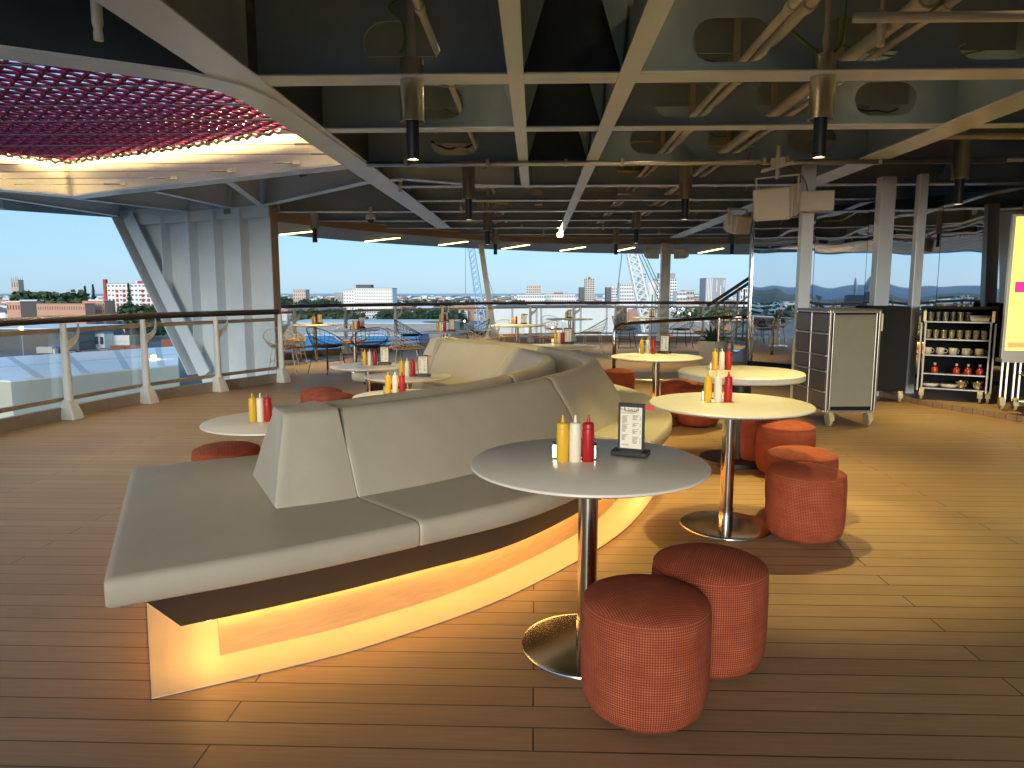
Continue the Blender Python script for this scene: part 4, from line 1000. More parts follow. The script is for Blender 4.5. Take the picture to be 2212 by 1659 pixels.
for i in range(5):
    for y0, y1 in ((.014, D_ / 2 - .01), (D_ / 2 + .01, D_ - .014)):
        d = MB(); d.box((-.002, (y0 + y1) / 2, (rowsz[i] + rowsz[i + 1]) / 2), (.01, y1 - y0, rowsz[i + 1] - rowsz[i] - .03)); o = d.build('drawer', M['smoke'], t)
        if i: h = MB(); h.box((-.008, (y0 + y1) / 2, rowsz[i]), (.018, y1 - y0, .016)); h.build('rail', M['alu'], o)
MB().box((W_ / 2, D_ / 2, Z1 + .004), (W_ + .01, D_ + .01, .022)).build('lid', M['alu'], t, bevel=.01)
MB().box((W_ + .03, .18, 1.0), (.03, .1, .2)).build('handle', M['dark'], t)
casters(t, ((.06, .02, 0), (W_ - .06, .03, 0), (.06, D_ - .06, 0), (W_ - .07, D_ - .08, 0)))

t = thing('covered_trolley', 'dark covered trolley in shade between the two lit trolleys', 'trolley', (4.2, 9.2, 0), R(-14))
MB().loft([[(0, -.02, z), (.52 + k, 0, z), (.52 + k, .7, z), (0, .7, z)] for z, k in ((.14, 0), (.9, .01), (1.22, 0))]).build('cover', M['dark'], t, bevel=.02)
MB().box((.18, -.03, 1.02), (.05, .03, .22)).build('handle', M['offwhite'], t, bevel=.01)
casters(t, ((.06, .03, 0), (.46, .03, 0), (.06, .62, 0)))

def glassware(): pass
T2 = thing('open_trolley', 'open black trolley with five shelves of glasses, cups and bottles', 'trolley', (4.78, 8.95, .066), R(-30))
W_, D_ = .76, .45; Z0, Z1 = .13, 1.14
b = MB(); b.box((W_ / 2, D_ - .01, .63), (W_ - .05, .02, 1.0)); b.box((.0, D_ / 2, .63), (.02, D_, 1.0)); b.box((W_, D_ / 2, .63), (.02, D_, 1.0)); b.build('shell', M['dark'], T2)
for x in (.0, .045, W_ - .045, W_): MB().box((x, -.006, .54), (.022, .024, .84)).build('upright', M['alu'], T2, bevel=.004)
sh = [.15, .33, .56, .755, .97]
for z in sh: MB().box((W_ / 2, D_ / 2 - .01, z), (W_ - .06, D_ - .03, .014)).build('shelf', M['alu'], T2)
MB().box((W_ / 2, D_ / 2, Z1), (W_ + .04, D_ + .03, .03)).build('lid', M['dark'], T2, bevel=.008)
for x in (.03, W_ - .03): MB().box((x, -.03, 1.04), (.035, .02, .13)).build('handle', M['offwhite'], T2, bevel=.006)
casters(T2, ((.05, .02, 0), (W_ - .1, .02, 0), (W_ - .02, .06, 0)))
M['tumbler'] = mat('tumbler_glass', (.85, .80, .55), .06, 0, trans=.0, spec=.8); M['tumbler'].node_tree.nodes['Principled BSDF'].inputs['Transmission Weight'].default_value = .85
MW = Matrix.Translation((4.78, 8.95, .066)) @ Matrix.Rotation(R(-30), 4, 'Z')
gl = thing('tumbler', 'x', 'glass'); MB().lathe([(0, .002), (.028, .002), (.036, .11), (.033, .11), (.026, .008), (0, .008)], 20).build('glass_body', M['tumbler'], gl, smooth=50)
cp = thing('cup', 'x', 'cup'); MB().lathe([(0, 0), (.032, 0), (.044, .012), (.048, .085), (.044, .085), (.04, .015), (0, .01)], 24).build('cup_body', M['offwhite'], cp, smooth=50)
MB().tube([(.046, 0, .068), (.07, 0, .066), (.08, 0, .045), (.068, 0, .024), (.046, 0, .022)], .006, 6).build('handle', M['offwhite'], cp, smooth=True)
sb = thing('sauce_bottle', 'x', 'bottle'); MB().lathe([(0, 0), (.038, 0), (.04, .01), (.04, .06), (.03, .078), (.013, .09), (.013, .11), (0, .11)], 20).build('bottle_body', mat('red_sauce', (.35, .04, .015), .25), sb, smooth=45)
MB().lathe([(.015, .10), (.015, .125), (0, .127)], 16).build('cap', M['mayo'], sb, smooth=45)
bwl = thing('steel_bowl', 'x', 'bowl'); MB().lathe([(0, 0), (.045, 0), (.07, .04), (.078, .09), (.074, .09), (.064, .04), (0, .012)], 24).build('bowl_body', M['chrome'], bwl, smooth=50)
pl = thing('plate_stack', 'x', 'plates'); MB().lathe([(0, 0), (.06, 0), (.095, .02), (.1, .05), (0, .05)], 28).build('plates_body', M['offwhite'], pl, smooth=40)
tub = thing('tub', 'cream tub at the right end of the top trolley shelf', 'tub', MW @ Vector((.60, .12, .977)), R(-30)); MB().loft([[(-.09, -.05, 0), (.09, -.05, 0), (.09, .05, 0), (-.09, .05, 0)], [(-.11, -.065, .075), (.11, -.065, .075), (.11, .065, .075), (-.11, .065, .075)]]).build('tub_body', M['offwhite'], tub, bevel=.008)
random.seed(11)
def put2(pr, key, x, y, z, label, group): put(pr, key, MW @ Vector((x, y, z)), R(-30) + random.uniform(-.3, .3) + (R(20) if key == 'cup' else 0), label, group)
for i in range(6): put2(gl, 'gl', .09 + i * .078, .09 + .1 * (i % 2), sh[4] + .007, 'clear glass on the top trolley shelf left of the cream tub', 'glasses on the top trolley shelf')
for i in range(8): put2(gl, 'gl', .075 + i * .083, .07, sh[3] + .007, 'upturned clear tumbler on the second trolley shelf', 'tumblers on the second trolley shelf')
for i in range(5): put2(cp, 'cup', .08 + i * .135, .08, sh[2] + .007, 'cream cup on the middle trolley shelf', 'cups on the middle trolley shelf')
for i, x in enumerate((.17, .40, .52, .64)): put2(sb, 'sb', x, .1, sh[1] + .007, 'round red sauce bottle on the fourth trolley shelf', 'sauce bottles on the fourth trolley shelf')
for i, (x, s_) in enumerate(((.15, 'left'), (.30, 'second'))): put2(pl, 'pl', x - .02 + i * .05, .12, sh[0] + .007, 'stack of white plates on the lowest trolley shelf', 'plate stacks on the lowest trolley shelf')
for x in (.47, .64): put2(bwl, 'bwl', x, .12, sh[0] + .007, 'steel bowl on the lowest trolley shelf', 'steel bowls on the lowest trolley shelf')
for o in (gl, cp, sb, bwl, pl): pass

t = thing('low_trolley', 'low trolley under the yellow screen at the right edge', 'trolley', (5.28, 8.15, .066), R(-20))
b = MB()
for x in (0, .05, .12, .17): b.box((x, 0, .36), (.022, .03, .5))
b.box((.45, 0, .62), (.6, .03, .02)); b.box((.45, 0, .42), (.56, .3, .015)); b.box((.45, 0, .13), (.6, .3, .02)); b.build('frame', M['alu'], t, bevel=.003)
MB().box((.45, .2, .37), (.7, .06, .5)).build('back_panel', M['dark'], t)
casters(t, ((.02, 0, 0), (.15, 0, 0), (.3, 0, 0)))

# lit menu screen at the right edge
def glow(n, c, s): return mat(n, c, .4, emit=c, es=s)
sc_ = thing('lit_screen', 'bright yellow lit menu screen with magenta blocks at the right edge', 'screen', (5.10, 7.85, .68), R(-8))
MB().box((.62, .03, .76), (1.30, .05, 1.56)).build('case', M['alu'], sc_, bevel=.006)
MB().box((.62, .0, .80), (1.24, .008, 1.42)).build('display', glow('screen_yellow', (1, .78, .16), .66), sc_)
b = MB(); b.box((.20, -.006, .77), (.32, .003, .115)); b.box((.9, -.006, .77), (.5, .003, .115)); b.build('magenta_block', glow('screen_magenta', (.72, .03, .25), .5), sc_)
b = MB(); b.box((.12, -.006, .15), (.2, .003, .06)); b.build('pink_block', glow('screen_pink', (.9, .30, .12), .6), sc_)
b = MB(); b.box((.13, -.006, 1.08), (.1, .003, .22)); b.box((.45, -.006, 1.2), (.3, .003, .02)); b.box((.45, -.006, 1.12), (.24, .003, .02)); b.box((.4, -.006, .5), (.2, .003, .3)); b.build('pale_block', glow('screen_pale', (1, .82, .2), .66), sc_)
MB().box((.62, .05, -.02), (1.3, .14, .04)).build('shelf', M['alu'], sc_)

# ================================================================= THE TOWN
GZ = -26.0
def U(u, D): return (u - 1155) / FPX * D
def Zv(v, D): return EYE.z + (633 - v) / FPX * D
ground_m = mat('town_ground', (.17, .17, .16), .9, var=.5, vscale=.02)
gr = MB(); gr.quad((-9000, 25, GZ), (9000, 25, GZ), (9000, 9000, GZ), (-9000, 9000, GZ)); gr.quad((-9000, -6000, GZ), (-8, -6000, GZ), (-8, 25, GZ), (-9000, 25, GZ)); gr.quad((-8, -6000, GZ), (9000, -6000, GZ), (9000, 25, GZ), (-8, 25, GZ))
bmesh.ops.remove_doubles(gr.bm, verts=gr.bm.verts, dist=.01)
tag(gr.build('ground', ground_m), kind='structure')
sea = MB(); sea.quad((-30000, 5200, GZ + .6), (30000, 5200, GZ + .6), (30000, 40000, GZ + .6), (-30000, 40000, GZ + .6)); tag(sea.build('sea', mat('sea_water', (.10, .17, .22), .25)), kind='structure')
TM = {}
def tm(nm, col, rough=.7, var=.06): 
    if nm not in TM: TM[nm] = mat(nm, col, rough, var=var, vscale=.15)
    return TM[nm]
WIN = mat('window_dark', (.05, .06, .075), .15)
def block(name, label, cat, u0, u1, vt, D, depth, m, floors=0, cols=0, rot=0., base=None, roofm=None, cap=None, wm=None, wh=.5, ww=.62, sides=False, group=None):
    """a building whose front spans u0..u1 of the skyline at distance D, its top at vt"""
    x0, x1 = U(u0, D), U(u1, D); W_ = x1 - x0; H = Zv(vt, D) - (GZ if base is None else base); cx = (x0 + x1) / 2
    t = thing(name, label, cat, (cx, D, GZ if base is None else base), rot, group)
    MB().box((0, depth / 2, H / 2), (W_, depth, H)).build('wall', m, t)
    MB().box((0, depth / 2, H + .25), (W_ + .4, depth + .4, .5)).build('roof', roofm or tm('roof_grey', (.34, .34, .34)), t)
    if floors:
        fh = H / floors; cw = W_ / cols; n_ind = 0; rest = MB(); has = False; w0 = None
        for i in reversed(range(floors)):                # every window a part, the lowest rows of the biggest fronts as one mass
            one = (n_ind + cols) <= 100
            for c in range(cols):
                x, z = -W_ / 2 + cw * (c + .5), fh * (i + .55)
                if not one: rest.box((x, 0, z), (cw * ww, .3, fh * wh)); has = True; continue
                if w0 is None: w0 = MB().box((0, 0, 0), (cw * ww, .3, fh * wh)).build('window', wm or WIN, t, loc=(x, 0, z))
                else: q = w0.copy(); COL.objects.link(q); q.location = (x, 0, z)
                n_ind += 1
        if has: rest.build('window', wm or WIN, t)['kind'] = 'stuff'
    if cap:
        for (a, b2, v2, mm) in cap:
            xa, xb = U(a, D) - cx, U(b2, D) - cx; h2 = Zv(v2, D) - Zv(vt, D); MB().box(((xa + xb) / 2, depth * .5, H + h2 / 2 + .3), (xb - xa, depth * .5, h2)).build('roof_room', mm, t)
    return t
wht = tm('white_render', (.86, .85, .83)); tan = tm('tan_concrete', (.66, .58, .49)); brick = tm('red_brick', (.36, .16, .10)); brick2 = tm('orange_brick', (.58, .31, .21)); gry = tm('grey_cladding', (.36, .37, .40)); dgr = tm('dark_cladding', (.10, .105, .115)); red = tm('red_panel', (.45, .06, .05)); wwin = mat('window_pale', (.13, .17, .21), .2)
# left: flats, brick houses, church tower
t = block('apartment_block', 'white apartment block with red balconies and a red roof box', 'building', 222, 325, 613, 700, 18, wht, 8, 12, cap=[(285, 303, 607.5, red), (281, 286, 607, wht)], ww=.5, wh=.34, wm=wwin)
H = Zv(613, 700) - GZ
for c, x in enumerate((-13.5, -6.5, 12.5, 18.2)):
    b = MB()
    for i in range(2, 7): b.box((x, -.5, H / 8 * (i + .45)), (1.9, 1.2, H / 8 * .62))
    b.build('red_balconies', red, t)
b = MB(); b.box((-25.4, 1, (H + 4.5) / 2), (2.6, 4, H + 4.5)); b.build('stair_tower', red, t)
b = MB(); b.box((0, -.5, H * .5), (1.5, 1.2, H)); b.build('pier', wht, t)
t = block('church_tower', 'pale stone church tower with pinnacles at the far left', 'church tower', 8.5, 25, 605, 1100, 12, tm('pale_stone', (.50, .43, .36)), 3, 3, ww=.22, wh=.45)
b = MB(); HH = Zv(605, 1100) - GZ
for x in (-5.2, -1.8, 1.8, 5.2): b.lathe([(0, HH + 7), (.7, HH), (0, HH)], 8, (x, 1, 0)); b.lathe([(0, HH + 7), (.7, HH), (0, HH)], 8, (x, 11, 0))
b.build('pinnacle', tm('pale_stone', (.5, .43, .36)), t)
block('brick_terrace', 'long red brick housing terrace left of the white apartment block', 'houses', 52, 170, 657, 520, 12, brick2, 3, 22, roofm=tm('tile_red', (.40, .19, .13)), ww=.3, wh=.35, wm=wwin)
block('brick_terrace', 'taller red brick housing with white gables in front of the apartment block', 'houses', 165, 214, 651, 540, 14, brick2, 4, 9, roofm=tm('tile_red', (.4, .19, .13)), ww=.3, wh=.35, wm=wwin, cap=[(172, 205, 648, wht)])
block('brick_house', 'square red brick building at the far left edge', 'building', -6, 25, 652, 420, 14, brick2, 3, 5, roofm=wht, ww=.3, wh=.35)
block('office_block', 'low white office block between the brick buildings on the left', 'building', 25, 64, 648, 700, 12, wht, 4, 8, ww=.7, wm=wwin)
t = thing('flat_warehouse', 'pale flat-roofed warehouse below the left railing', 'warehouse', (0, 0, GZ))
cs = [at(-60, 822, -17), at(23, 826, -17), at(385, 790, -17), at(385, 750, -17), at(-60, 778, -17)]
MB().loft([[Vector((c.x, c.y, 0)) for c in cs], [Vector((c.x, c.y, 9)) for c in cs]]).build('wall', tm('olive_cladding', (.50, .51, .42)), t)
MB().loft([[Vector((c.x, c.y, 9.0)) for c in cs], [Vector((c.x, c.y, 9.35)) for c in cs]]).build('roof', tm('flat_roof', (.80, .82, .84), .8, .06), t)
b = MB()
for k in (.15, .4, .65, .88):
    p, q = cs[1].lerp(cs[2], k), cs[4].lerp(cs[3], k); b.bar((p.x, p.y, 9.36), (q.x, q.y, 9.36), 1.6, .04)
p, q = cs[1].lerp(cs[4], .5), cs[2].lerp(cs[3], .5); b.bar((p.x, p.y, 9.38), (q.x, q.y, 9.38), 1.4, .04); b.build('roof_light', tm('roof_seam', (.52, .56, .60)), t)
block('dark_warehouse', 'dark grey dockside warehouse with a white roof at the left edge', 'warehouse', -60, 150, 712, 332, 45, dgr, roofm=tm('white_roof', (.72, .74, .76)))
def lorry(label, u0, u1, v, D, col, nm):
    x0, x1 = U(u0, D), U(u1, D); t = thing('lorry', label, 'lorry', (x0, D, GZ)); L = x1 - x0
    MB().box((L * .42, 0, 2.5), (L * .84, 2.5, 2.8)).build('trailer', col, t, bevel=.08)
    MB().box((L * .93, 0, 1.7), (L * .13, 2.4, 2.6)).build('cab', tm('cab_white', (.6, .6, .56)), t, bevel=.2)
    b = MB()
    for k in (.1, .2, .7, .93): b.tube([(L * k, -1.25, .5), (L * k, 1.25, .5)], .5, 12)
    b.build('wheels', M['black'], t)
lorry('cream box lorry parked beside the dark warehouse', 57, 99, 0, 306, tm('cream_side', (.55, .53, .45)), 0)
lorry('blue box lorry parked behind the cream lorry', 80, 118, 0, 314, tm('blue_side', (.06, .10, .28)), 0)
def crate(label, u0, u1, D, z, col, h=2.6):
    x0, x1 = U(u0, D), U(u1, D); t = thing('shipping_container', label, 'container', ((x0 + x1) / 2, D, GZ + z)); L = x1 - x0
    b = MB(); b.box((0, 1.2, h / 2), (L, 2.4, h)); b.build('body', col, t)
    b = MB()
    for k in range(18): b.box((-L / 2 + L * (k + .5) / 18, -.03, h / 2), (L / 40, .06, h * .9))
    b.build('ribs', col, t)
crate('upper white refrigerated container on the white stack', 218, 264, 352, 3.2, wht, 3.0); crate('lower white refrigerated container on the white stack', 217, 264, 352, .1, wht, 3.0)
crate('dark green container right of the white stack', 265, 300, 353, .1, tm('green_side', (.03, .07, .05)), 6.2); crate('rust red container below the white stack', 220, 292, 326, .0, tm('rust_side', (.30, .09, .06)), 3)
crate('red container beside the steel fin, seen through the railing', 335, 370, 300, 1.5, tm('rust_side', (.3, .09, .06)), 6)
for lb, u, D, c in (('white car parked in the yard beyond the flat warehouse', 128, 318, wht), ('silver car parked near the containers in the yard', 205, 330, gry), ('red car with lit tail lamps beside the blue lorry', 142, 322, red)):
    t = thing('parked_car', lb, 'car', (U(u, D), D, GZ)); MB().loft([[(-2.1, y, .35), (2.1, y, .35), (2.15, y, .8), (1.2, y, .95), (-2.1, y, .95)] for y in (-.85, .85)]).build('body', c, t, bevel=.12)
    MB().loft([[(-1.7, y, .94), (.9, y, .94), (.35, y * .85, 1.45), (-1.3, y * .85, 1.45)] for y in (-.8, .8)]).build('cabin', WIN, t, bevel=.08)
    for x in (-1.35, 1.35): MB().tube([(x, -.9, .33), (x, .9, .33)], .33, 14).build('wheel', M['black'], t)
block('site_office', 'low white site office behind the lorries', 'cabin', 150, 208, 722, 345, 8, wht, 1, 5, wm=WIN)
# centre
t = block('office_block', 'big white office block with a dark roof room left of centre', 'office block', 765, 848, 623, 640, 22, wht, 11, 16, cap=[(766, 799, 615.5, dgr)], ww=.55, wh=.36, wm=wwin)
block('office_wing', 'lower white wing at the left of the big white office block', 'office block', 741, 765, 627, 648, 18, wht, 10, 4, ww=.55, wh=.36, wm=wwin)
block('pink_tower', 'squat pinkish block standing right of the steel fin', 'building', 632, 659, 626, 900, 16, tm('pink_render', (.60, .47, .40)), 7, 6, ww=.35, wh=.5)
block('grey_tower', 'small grey block just left of the big white office block', 'building', 722, 740, 633, 900, 14, gry, 6, 5)
t = block('blue_shed', 'long bright blue shed with grey roof beyond the railing', 'shed', 655, 905, 725, 330, 30, tm('bright_blue', (.04, .22, .50)), roofm=tm('shed_roof', (.66, .68, .71)))
t2 = thing('grey_sheds', 'flat grey warehouse roofs behind the blue shed', 'warehouse', (U(800, 420), 400, GZ)); MB().box((0, 30, 5), (U(1000, 420) - U(640, 420), 50, 10)).build('wall', tm('shed_wall', (.30, .31, .33)), t2)
MB().box((0, 30, 10.3), (U(1000, 420) - U(640, 420) + 1, 51, .6)).build('roof', tm('shed_roof', (.66, .68, .71)), t2)
t = block('white_warehouse', 'huge pale grey warehouse filling the view behind the centre tables', 'warehouse', 1066, 1330, 663, 470, 60, tm('pale_cladding', (.70, .72, .72)), roofm=tm('dark_roof', (.16, .16, .17)))
b = MB(); H = Zv(663, 470) - GZ
for x in (-28, -12, -9, 13, 17, 34): b.box((x, -.2, H / 2), (1.3, .3, H))
b.build('door_strip', gry, t)
block('brick_warehouse', 'dark brown brick warehouse right of the pale warehouse', 'warehouse', 1290, 1352, 663, 520, 30, tm('brown_brick', (.16, .10, .08)), 3, 8, ww=.3)
block('grey_roofed_shed', 'grey dockside shed right of the pale warehouse', 'shed', 1425, 1530, 694, 380, 40, tm('shed_wall', (.3, .31, .33)), roofm=tm('shed_roof', (.66, .68, .71)))
for lb, u0, u1, vt, D, dp, m_, fl, co, cap, w2 in (
    ('tan slab tower left of centre on the skyline', 1137, 1168, 618, 1300, 30, tan, 9, 7, [(1145, 1160, 616, tan)], None),
    ('long low white building below the tan slab tower', 1116, 1177, 637, 1000, 20, wht, 4, 16, None, wwin),
    ('white and brown hospital blocks in the middle of the skyline', 1176, 1241, 636, 1050, 24, wht, 4, 18, [(1196, 1216, 632, brick)], wwin),
    ('dark slim tower attached to the tall tan tower', 1250, 1263, 621, 1250, 22, dgr, 10, 4, None, wwin),
    ('tall tan tower with a small spire-like cap', 1262, 1282, 603, 1240, 22, tan, 14, 4, [(1266, 1277, 600, tan), (1269, 1274, 597, tan)], None),
    ('half dark half white mid-rise on the skyline', 1307, 1318, 621, 1200, 20, dgr, 8, 4, None, wwin),
    ('white half of the mid-rise next to the dark half', 1318, 1330, 622, 1202, 20, wht, 8, 3, [(1319, 1323, 619, wht)], None),
    ('white block with pale blue window bands left of the white crane', 1336, 1372, 613, 900, 26, wht, 9, 10, None, wwin),
    ('glassy speckled tower right behind the white crane', 1377, 1391, 592, 1000, 20, tm('pale_glass', (.55, .66, .68)), 16, 6, None, WIN),
    ('tall striped tower with a dark crown behind the upright column', 1414, 1456, 603, 900, 26, wht, 12, 9, [(1420, 1455, 591, gry)], WIN),
    ('tan and white apartment rows right of the striped tower', 1457, 1478, 630, 820, 22, wht, 5, 7, None, WIN),
    ('yellowish apartment block right of the white apartment rows', 1474, 1493, 628, 840, 22, tan, 5, 6, None, WIN),
    ('grey modern tower with white vertical stripes on the right', 1517, 1559, 602, 950, 34, gry, 0, 0, None, None),
    ('distant white block just before the mirrored wall', 1591, 1616, 622, 1000, 20, wht, 4, 5, None, wwin)):
    t = block('tower_block', lb, 'tower block', u0, u1, vt, D, dp, m_, fl, co, cap=cap, wm=w2, ww=.6, wh=.5)
    if lb.startswith('grey modern'):
        W_ = U(u1, D) - U(u0, D); H = Zv(vt, D) - GZ
        for k, (a, z0, z1) in enumerate(((-.42, .0, 1), (-.34, 0, 1), (-.26, 0, 1), (-.18, .05, 1), (.06, .62, .95), (.08, .2, .45), (.26, .5, .8), (.3, .1, .3), (.42, .75, .95))):
            MB().box((a * W_, -.2, H * (z0 + z1) / 2), (W_ * .035, .4, H * (z1 - z0))).build('white_stripe', wht, t)
t = thing('funnel_stack', 'white flared silo-like stack with a green stripe by the crane', 'stack', (U(1404, 620), 620, GZ))
H = Zv(608, 620) - GZ; MB().lathe([(3, 0), (3, H * .72), (4.7, H * .86), (4.7, H * .95), (3.2, H), (0, H)], 24).build('shell', wht, t, smooth=40); MB().box((0, -3.05, H * .45), (1.2, .3, H * .5)).build('green_stripe', tm('green_paint', (.05, .35, .10)), t)
def lattice(name, label, a, b_, w0, w1, m, rr, n=18, stays=()):
    a, b_ = Vector(a), Vector(b_); d = (b_ - a).normalized(); x = Vector((1, 0, 0)); x = (x - d * x.dot(d)).normalized(); y = d.cross(x)
    t = thing(name, label, 'crane', a); c = [[], [], [], []]
    for i in range(n + 1):
        k = i / n; p = (b_ - a) * k; wd = w0 + (w1 - w0) * k
        for j, (sx, sy) in enumerate(((-1, -1), (1, -1), (1, 1), (-1, 1))): c[j].append(p + x * sx * wd / 2 + y * sy * wd / 2)
    b = MB()
    for j in range(4): b.tube(c[j], rr * 1.5, 5)
    for i in range(n):
        for j in range(4): b.tube([c[j][i], c[(j + 1) % 4][i + 1]], rr, 4); b.tube([c[(j + 1) % 4][i], c[j][i + 1]], rr, 4)
    b.build('boom', m, t)
    b = MB(); 
    for s0, s1 in stays: b.tube([Vector(s0) - a, Vector(s1) - a], rr * .6, 4)
    if stays: b.build('stay_cables', M['cable'], t)
    MB().box((0, 3, -3), (w0 * 2.2, 9, 6)).build('machine_house', m, t)
D = 420; cw = tm('crane_white', (.80, .82, .82))
lattice('lattice_crane', 'big white lattice crane rising behind the soffit', (U(1402, D), D, Zv(720, D)), (U(1345, D), D, Zv(490, D)), 6.5, 5.0, cw, .42, 16, [((U(1345, D), D, Zv(490, D)), (U(1330 + 0, D), D, Zv(640, D))), ((U(1350, D), D, Zv(500, D)), (U(1425, D), D, Zv(660, D))), ((U(1356, D), D, Zv(500, D)), (U(1434, D), D, Zv(660, D))), ((U(1362, D), D, Zv(500, D)), (U(1441, D), D, Zv(660, D)))])
D = 520; cb = tm('crane_blue_dim', (.42, .60, .80))  # blue of weaker light put into this crane's colour
lattice('lattice_crane', 'dimly lit lattice crane, tinted pale blue, left of the leaning column', (U(1042, D), D, Zv(700, D)), (U(1012, D), D, Zv(490, D)), 5.5, 3.8, cb, .25, 18, [((U(1008, D), D, Zv(490, D)), (U(1006, D), D, Zv(635, D))), ((U(1016, D), D, Zv(490, D)), (U(1075, D), D, Zv(660, D)))])
# street lamps
def street_lamp(label, u, v, D, s=1.0, yel=False):
    t = thing('street_lamp', label, 'street lamp', (U(u, D), D, GZ), 0, 'street lamps in the town'); z = Zv(v, D) - GZ
    MB().tube([(0, 0, 0), (0, 0, z)], .16 * s, 6).build('pole', gry, t)
    MB().lathe([(0, z - .5 * s), (.5 * s, z - .3 * s), (.5 * s, z + .3 * s), (0, z + .5 * s)], 10).build('lamp_head', M['flood'], t, smooth=True)
street_lamp('yellow glowing street lamp before the dark warehouse', 23, 710, 215, 1.0)
street_lamp('very bright floodlight at the right end of the flat warehouse', 316, 773, 190, 1.25)
for i, (lb, u, v, D) in enumerate((('lit lamp above the woodland, left of the big white office block', 823, 669, 560), ('lit lamp before the woodland, right of centre table bottles', 903, 683, 520), ('lit lamp left of the leaning column by the shed roofs', 815, 702, 420), ('lit lamp over the grey shed roofs, second from the left', 843, 704, 420),
    ('lit lamp over the grey shed roofs, third from the left', 872, 704, 420), ('lit lamp behind the small far table', 1003, 693, 430), ('lit lamp among the pale chairs at the centre', 1193, 706, 400), ('lit lamp in front of the pale warehouse', 1215, 691, 440), ('lit lamp left of the brown warehouse', 1321, 676, 500), ('lit lamp right of the white crane foot', 1378, 665, 560),
    ('lit lamp just right of the upright column', 1448, 664, 560), ('lit lamp farther right of the upright column', 1470, 666, 560), ('lower lit lamp right of the upright column', 1462, 675, 480), ('lit lamp left of the stair handrail', 1486, 677, 480), ('lit lamp under the woodland at the left of the view', 985, 684, 520))): street_lamp(lb, u, v, D, .9)

# trees
LF = [mat('foliage_a', (.075, .12, .05), .9, var=.5, vscale=.25), mat('foliage_b', (.045, .085, .042), .9, var=.5, vscale=.25)]
def leafball(b, c, rx, rz, n, s, rnd):
    for _ in range(n):
        th, ph = rnd.random() * 6.283, math.acos(rnd.uniform(-.6, 1)); q = rnd.random() ** .35
        p = Vector((c[0] + rx * q * math.sin(ph) * math.cos(th), c[1] + rx * q * math.sin(ph) * math.sin(th), c[2] + rz * q * math.cos(ph)))
        e = Matrix.Rotation(rnd.random() * 6.28, 3, 'Z') @ Matrix.Rotation(rnd.random() * 3, 3, 'X'); k = s * rnd.uniform(.6, 1.3)
        b.quad(*[p + e @ Vector((x * k, y * k, 0)) for x, y in ((-1, -.7), (1, -.6), (.8, .8), (-.9, .6))])
rnd = random.Random(4)
def wood(name, label, u0, u1, v0, v1, D0, D1, n, s):
    b = MB()
    for _ in range(n):
        D = rnd.uniform(D0, D1); u = rnd.uniform(u0, u1); x = U(u, D); h = max(5, Zv(rnd.uniform(v0, v1), D) - GZ); r = h * rnd.uniform(.32, .5)
        leafball(b, (x, D, GZ + h * .5), r, h * .5, 110, s * h / 12, rnd)
    tag(b.build(name, LF[rnd.randint(0, 1)]), label, 'woodland', None, 'stuff')
wood('woodland', 'dark green woodland behind the far left railing tables', 638, 775, 664, 674, 500, 600, 34, 1.0)
wood('woodland', 'dark green woodland below the big white office block', 812, 1000, 663, 674, 480, 600, 46, 1.0)
wood('woodland', 'dark green woodland right of the upright column', 1455, 1640, 660, 668, 600, 700, 34, 1.0)
wood('woodland', 'tree belt on the skyline between church tower and flats', 22, 170, 627, 639, 900, 1100, 30, 1.2)
wood('woodland', 'green tree belt right behind the brick terrace', 60, 165, 646, 652, 560, 640, 26, 1.0)
wood('woodland', 'green trees at the foot of the white apartment block', 238, 345, 655, 664, 560, 620, 22, 1.0)
wood('woodland', 'hedge trees beside the containers under the left handrail', 180, 345, 695, 702, 400, 440, 24, .8)
wood('woodland', 'scattered trees right of the steel fin', 600, 735, 641, 650, 800, 1100, 24, 1.2)
wood('woodland', 'distant tree belt along the middle skyline', 850, 1130, 645, 652, 900, 1400, 40, 1.2)
def conifer(label, u0, u1, vt, D):
    x = U((u0 + u1) / 2, D); h = Zv(vt, D) - GZ; r = (U(u1, D) - U(u0, D)) / 2; t = thing('conifer', label, 'tree', (x, D, GZ), 0, 'tall conifers by the flats')
    MB().tube([(0, 0, 0), (0, 0, h * .95)], .4, 6, rr=[.5, .1]).build('trunk', tm('bark', (.08, .06, .045)), t); b = MB()
    for _ in range(900):
        k = rnd.random() ** .8; q = r * (1 - k) ** .75 * (.75 + .35 * math.sin(k * 40 + rnd.random())) * rnd.random() ** .4 + .2; a = rnd.random() * 6.28; p = Vector((q * math.cos(a), q * math.sin(a), h * (.12 + .88 * k) - q * .3)); e = Matrix.Rotation(a, 3, 'Z') @ Matrix.Rotation(R(25), 3, 'Y'); s = .9 * rnd.uniform(.5, 1.2)
        b.quad(*[p + e @ Vector((c * s, d * s, 0)) for c, d in ((-1, -.6), (1, -.4), (1, .4), (-1, .6))])
    b.build('crown', LF[1], t)
conifer('left conifer of the close pair on the skyline', 167, 179, 618, 640); conifer('right conifer of the close pair on the skyline', 182, 200, 614, 630); conifer('tall conifer standing before the white apartment block', 259, 281, 612, 560); conifer('dark conifer right of the white apartment block', 322, 343, 619, 640)
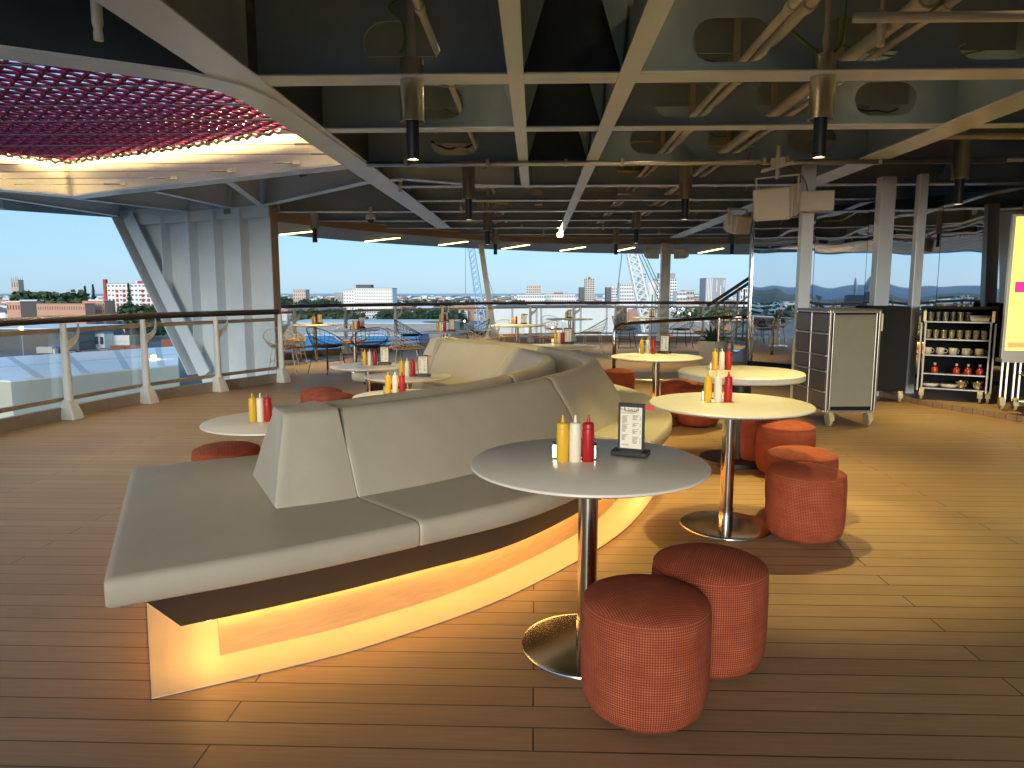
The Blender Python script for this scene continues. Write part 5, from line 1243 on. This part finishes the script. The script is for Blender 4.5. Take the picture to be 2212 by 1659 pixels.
# thousands of small houses to the horizon read as one mass
b = [MB(), MB(), MB(), MB()]
for _ in range(2600):
    D = 700 + 3200 * rnd.random() ** 1.6; u = rnd.uniform(-250, 2000); x = U(u, D); wd, dp, h = rnd.uniform(8, 26), rnd.uniform(8, 14), rnd.uniform(4, 9) * (1 + D / 6000)
    a = rnd.uniform(-.5, .5); m4 = Matrix.Translation((x, D, GZ)) @ Matrix.Rotation(a, 4, 'Z'); k = rnd.choice((0, 0, 1, 2))
    b[k].box((0, 0, h / 2), (wd, dp, h), 0, m4)
    rf = b[rnd.choice((1, 3, 3, 0))]; rf.loft([[m4 @ Vector((sx * wd / 2, -dp / 2, h)), m4 @ Vector((sx * wd / 2, dp / 2, h)), m4 @ Vector((sx * wd / 2, 0, h + 3.5))] for sx in (-1, 1)])
hs_ = [bb.build('distant_houses', m_) for bb, m_ in zip(b, (wht, brick2, tan, tm('slate', (.16, .15, .16))))]
for o, lb in zip(hs_, ('mass of small white distant houses out to the horizon', 'mass of small brick distant houses out to the horizon', 'mass of small tan distant houses out to the horizon', 'mass of grey slate roofs out to the horizon')): tag(o, lb, 'houses', None, 'stuff')
b = MB(); 
for _ in range(420):
    D = 700 + 2600 * rnd.random(); u = rnd.uniform(-200, 1950); leafball(b, (U(u, D), D, GZ + 3), rnd.uniform(5, 11), rnd.uniform(5, 9), 26, 2.2, rnd)
tag(b.build('distant_trees', LF[1]), 'scattered garden trees among the distant houses', 'trees', None, 'stuff')

# hills to the left of the view, seen in the mirrors
hb = MB(); NA, NR = 90, 14; rows = []
def hill(a, r):
    d = math.degrees(a); e = math.sin(math.pi * r) ** .8; k = sm(R(70), R(84), a) * (1 - .80 * sm(R(100.5), R(104.5), a)) * (1 - sm(R(120), R(132), a))
    return GZ + k * e * (62 + 9 * math.sin(d * .9 + 1) + 7 * math.sin(d * 2.3) + 4 * math.sin(d * 5.1 + r * 5) + 2 * math.sin(d * 9.7 + r * 9))
for j in range(NR + 1):
    r = j / NR; D = 2200 + 1800 * r; rows.append([(-D * math.sin(R(66 + 70 * i / NA)), D * math.cos(R(66 + 70 * i / NA)), hill(R(66 + 70 * i / NA), r) - .2) for i in range(NA + 1)])
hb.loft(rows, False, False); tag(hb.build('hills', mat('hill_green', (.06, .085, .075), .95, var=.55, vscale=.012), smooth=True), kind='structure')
hb = MB(); rows = []
for j in range(9):
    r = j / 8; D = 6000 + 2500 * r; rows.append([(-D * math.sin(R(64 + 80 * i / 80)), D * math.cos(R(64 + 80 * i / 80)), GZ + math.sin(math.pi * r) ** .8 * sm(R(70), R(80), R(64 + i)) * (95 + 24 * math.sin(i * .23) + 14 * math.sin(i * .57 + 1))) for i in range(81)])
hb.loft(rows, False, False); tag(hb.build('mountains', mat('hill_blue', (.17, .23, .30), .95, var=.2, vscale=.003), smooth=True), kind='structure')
_p = Vector((-700 * math.sin(R(106)), 700 * math.cos(R(106)), GZ))
t = thing('harbour_tower', 'dark harbour building with a mast, seen in the mirrors', 'tower', _p)
MB().box((0, 0, 13), (18, 18, 26)).build('building', dgr, t); MB().lathe([(0, 40), (1.2, 38), (2.2, 33), (2.2, 30), (1.4, 27), (1.6, 25), (0, 25)], 12, (5, -4, 0)).build('mast', gry, t)
b = MB(); b2 = MB()
for _ in range(500):
    a = R(rnd.uniform(80, 124)); D = rnd.uniform(900, 2600); m4 = Matrix.Translation((-D * math.sin(a), D * math.cos(a), GZ)) @ Matrix.Rotation(rnd.random() * 3, 4, 'Z'); h = rnd.uniform(4, 10); b.box((0, 0, h / 2), (rnd.uniform(8, 26), 10, h), 0, m4)
    a = R(rnd.uniform(80, 124)); D = rnd.uniform(500, 2200); leafball(b2, (-D * math.sin(a), D * math.cos(a), GZ + 3), rnd.uniform(6, 12), rnd.uniform(6, 10), 16, 3, rnd)
tag(b.build('hillside_houses', wht), 'pale houses at the foot of the hills seen in the mirrors', 'houses', None, 'stuff'); tag(b2.build('hillside_trees', LF[1]), 'trees at the foot of the hills seen in the mirrors', 'trees', None, 'stuff')
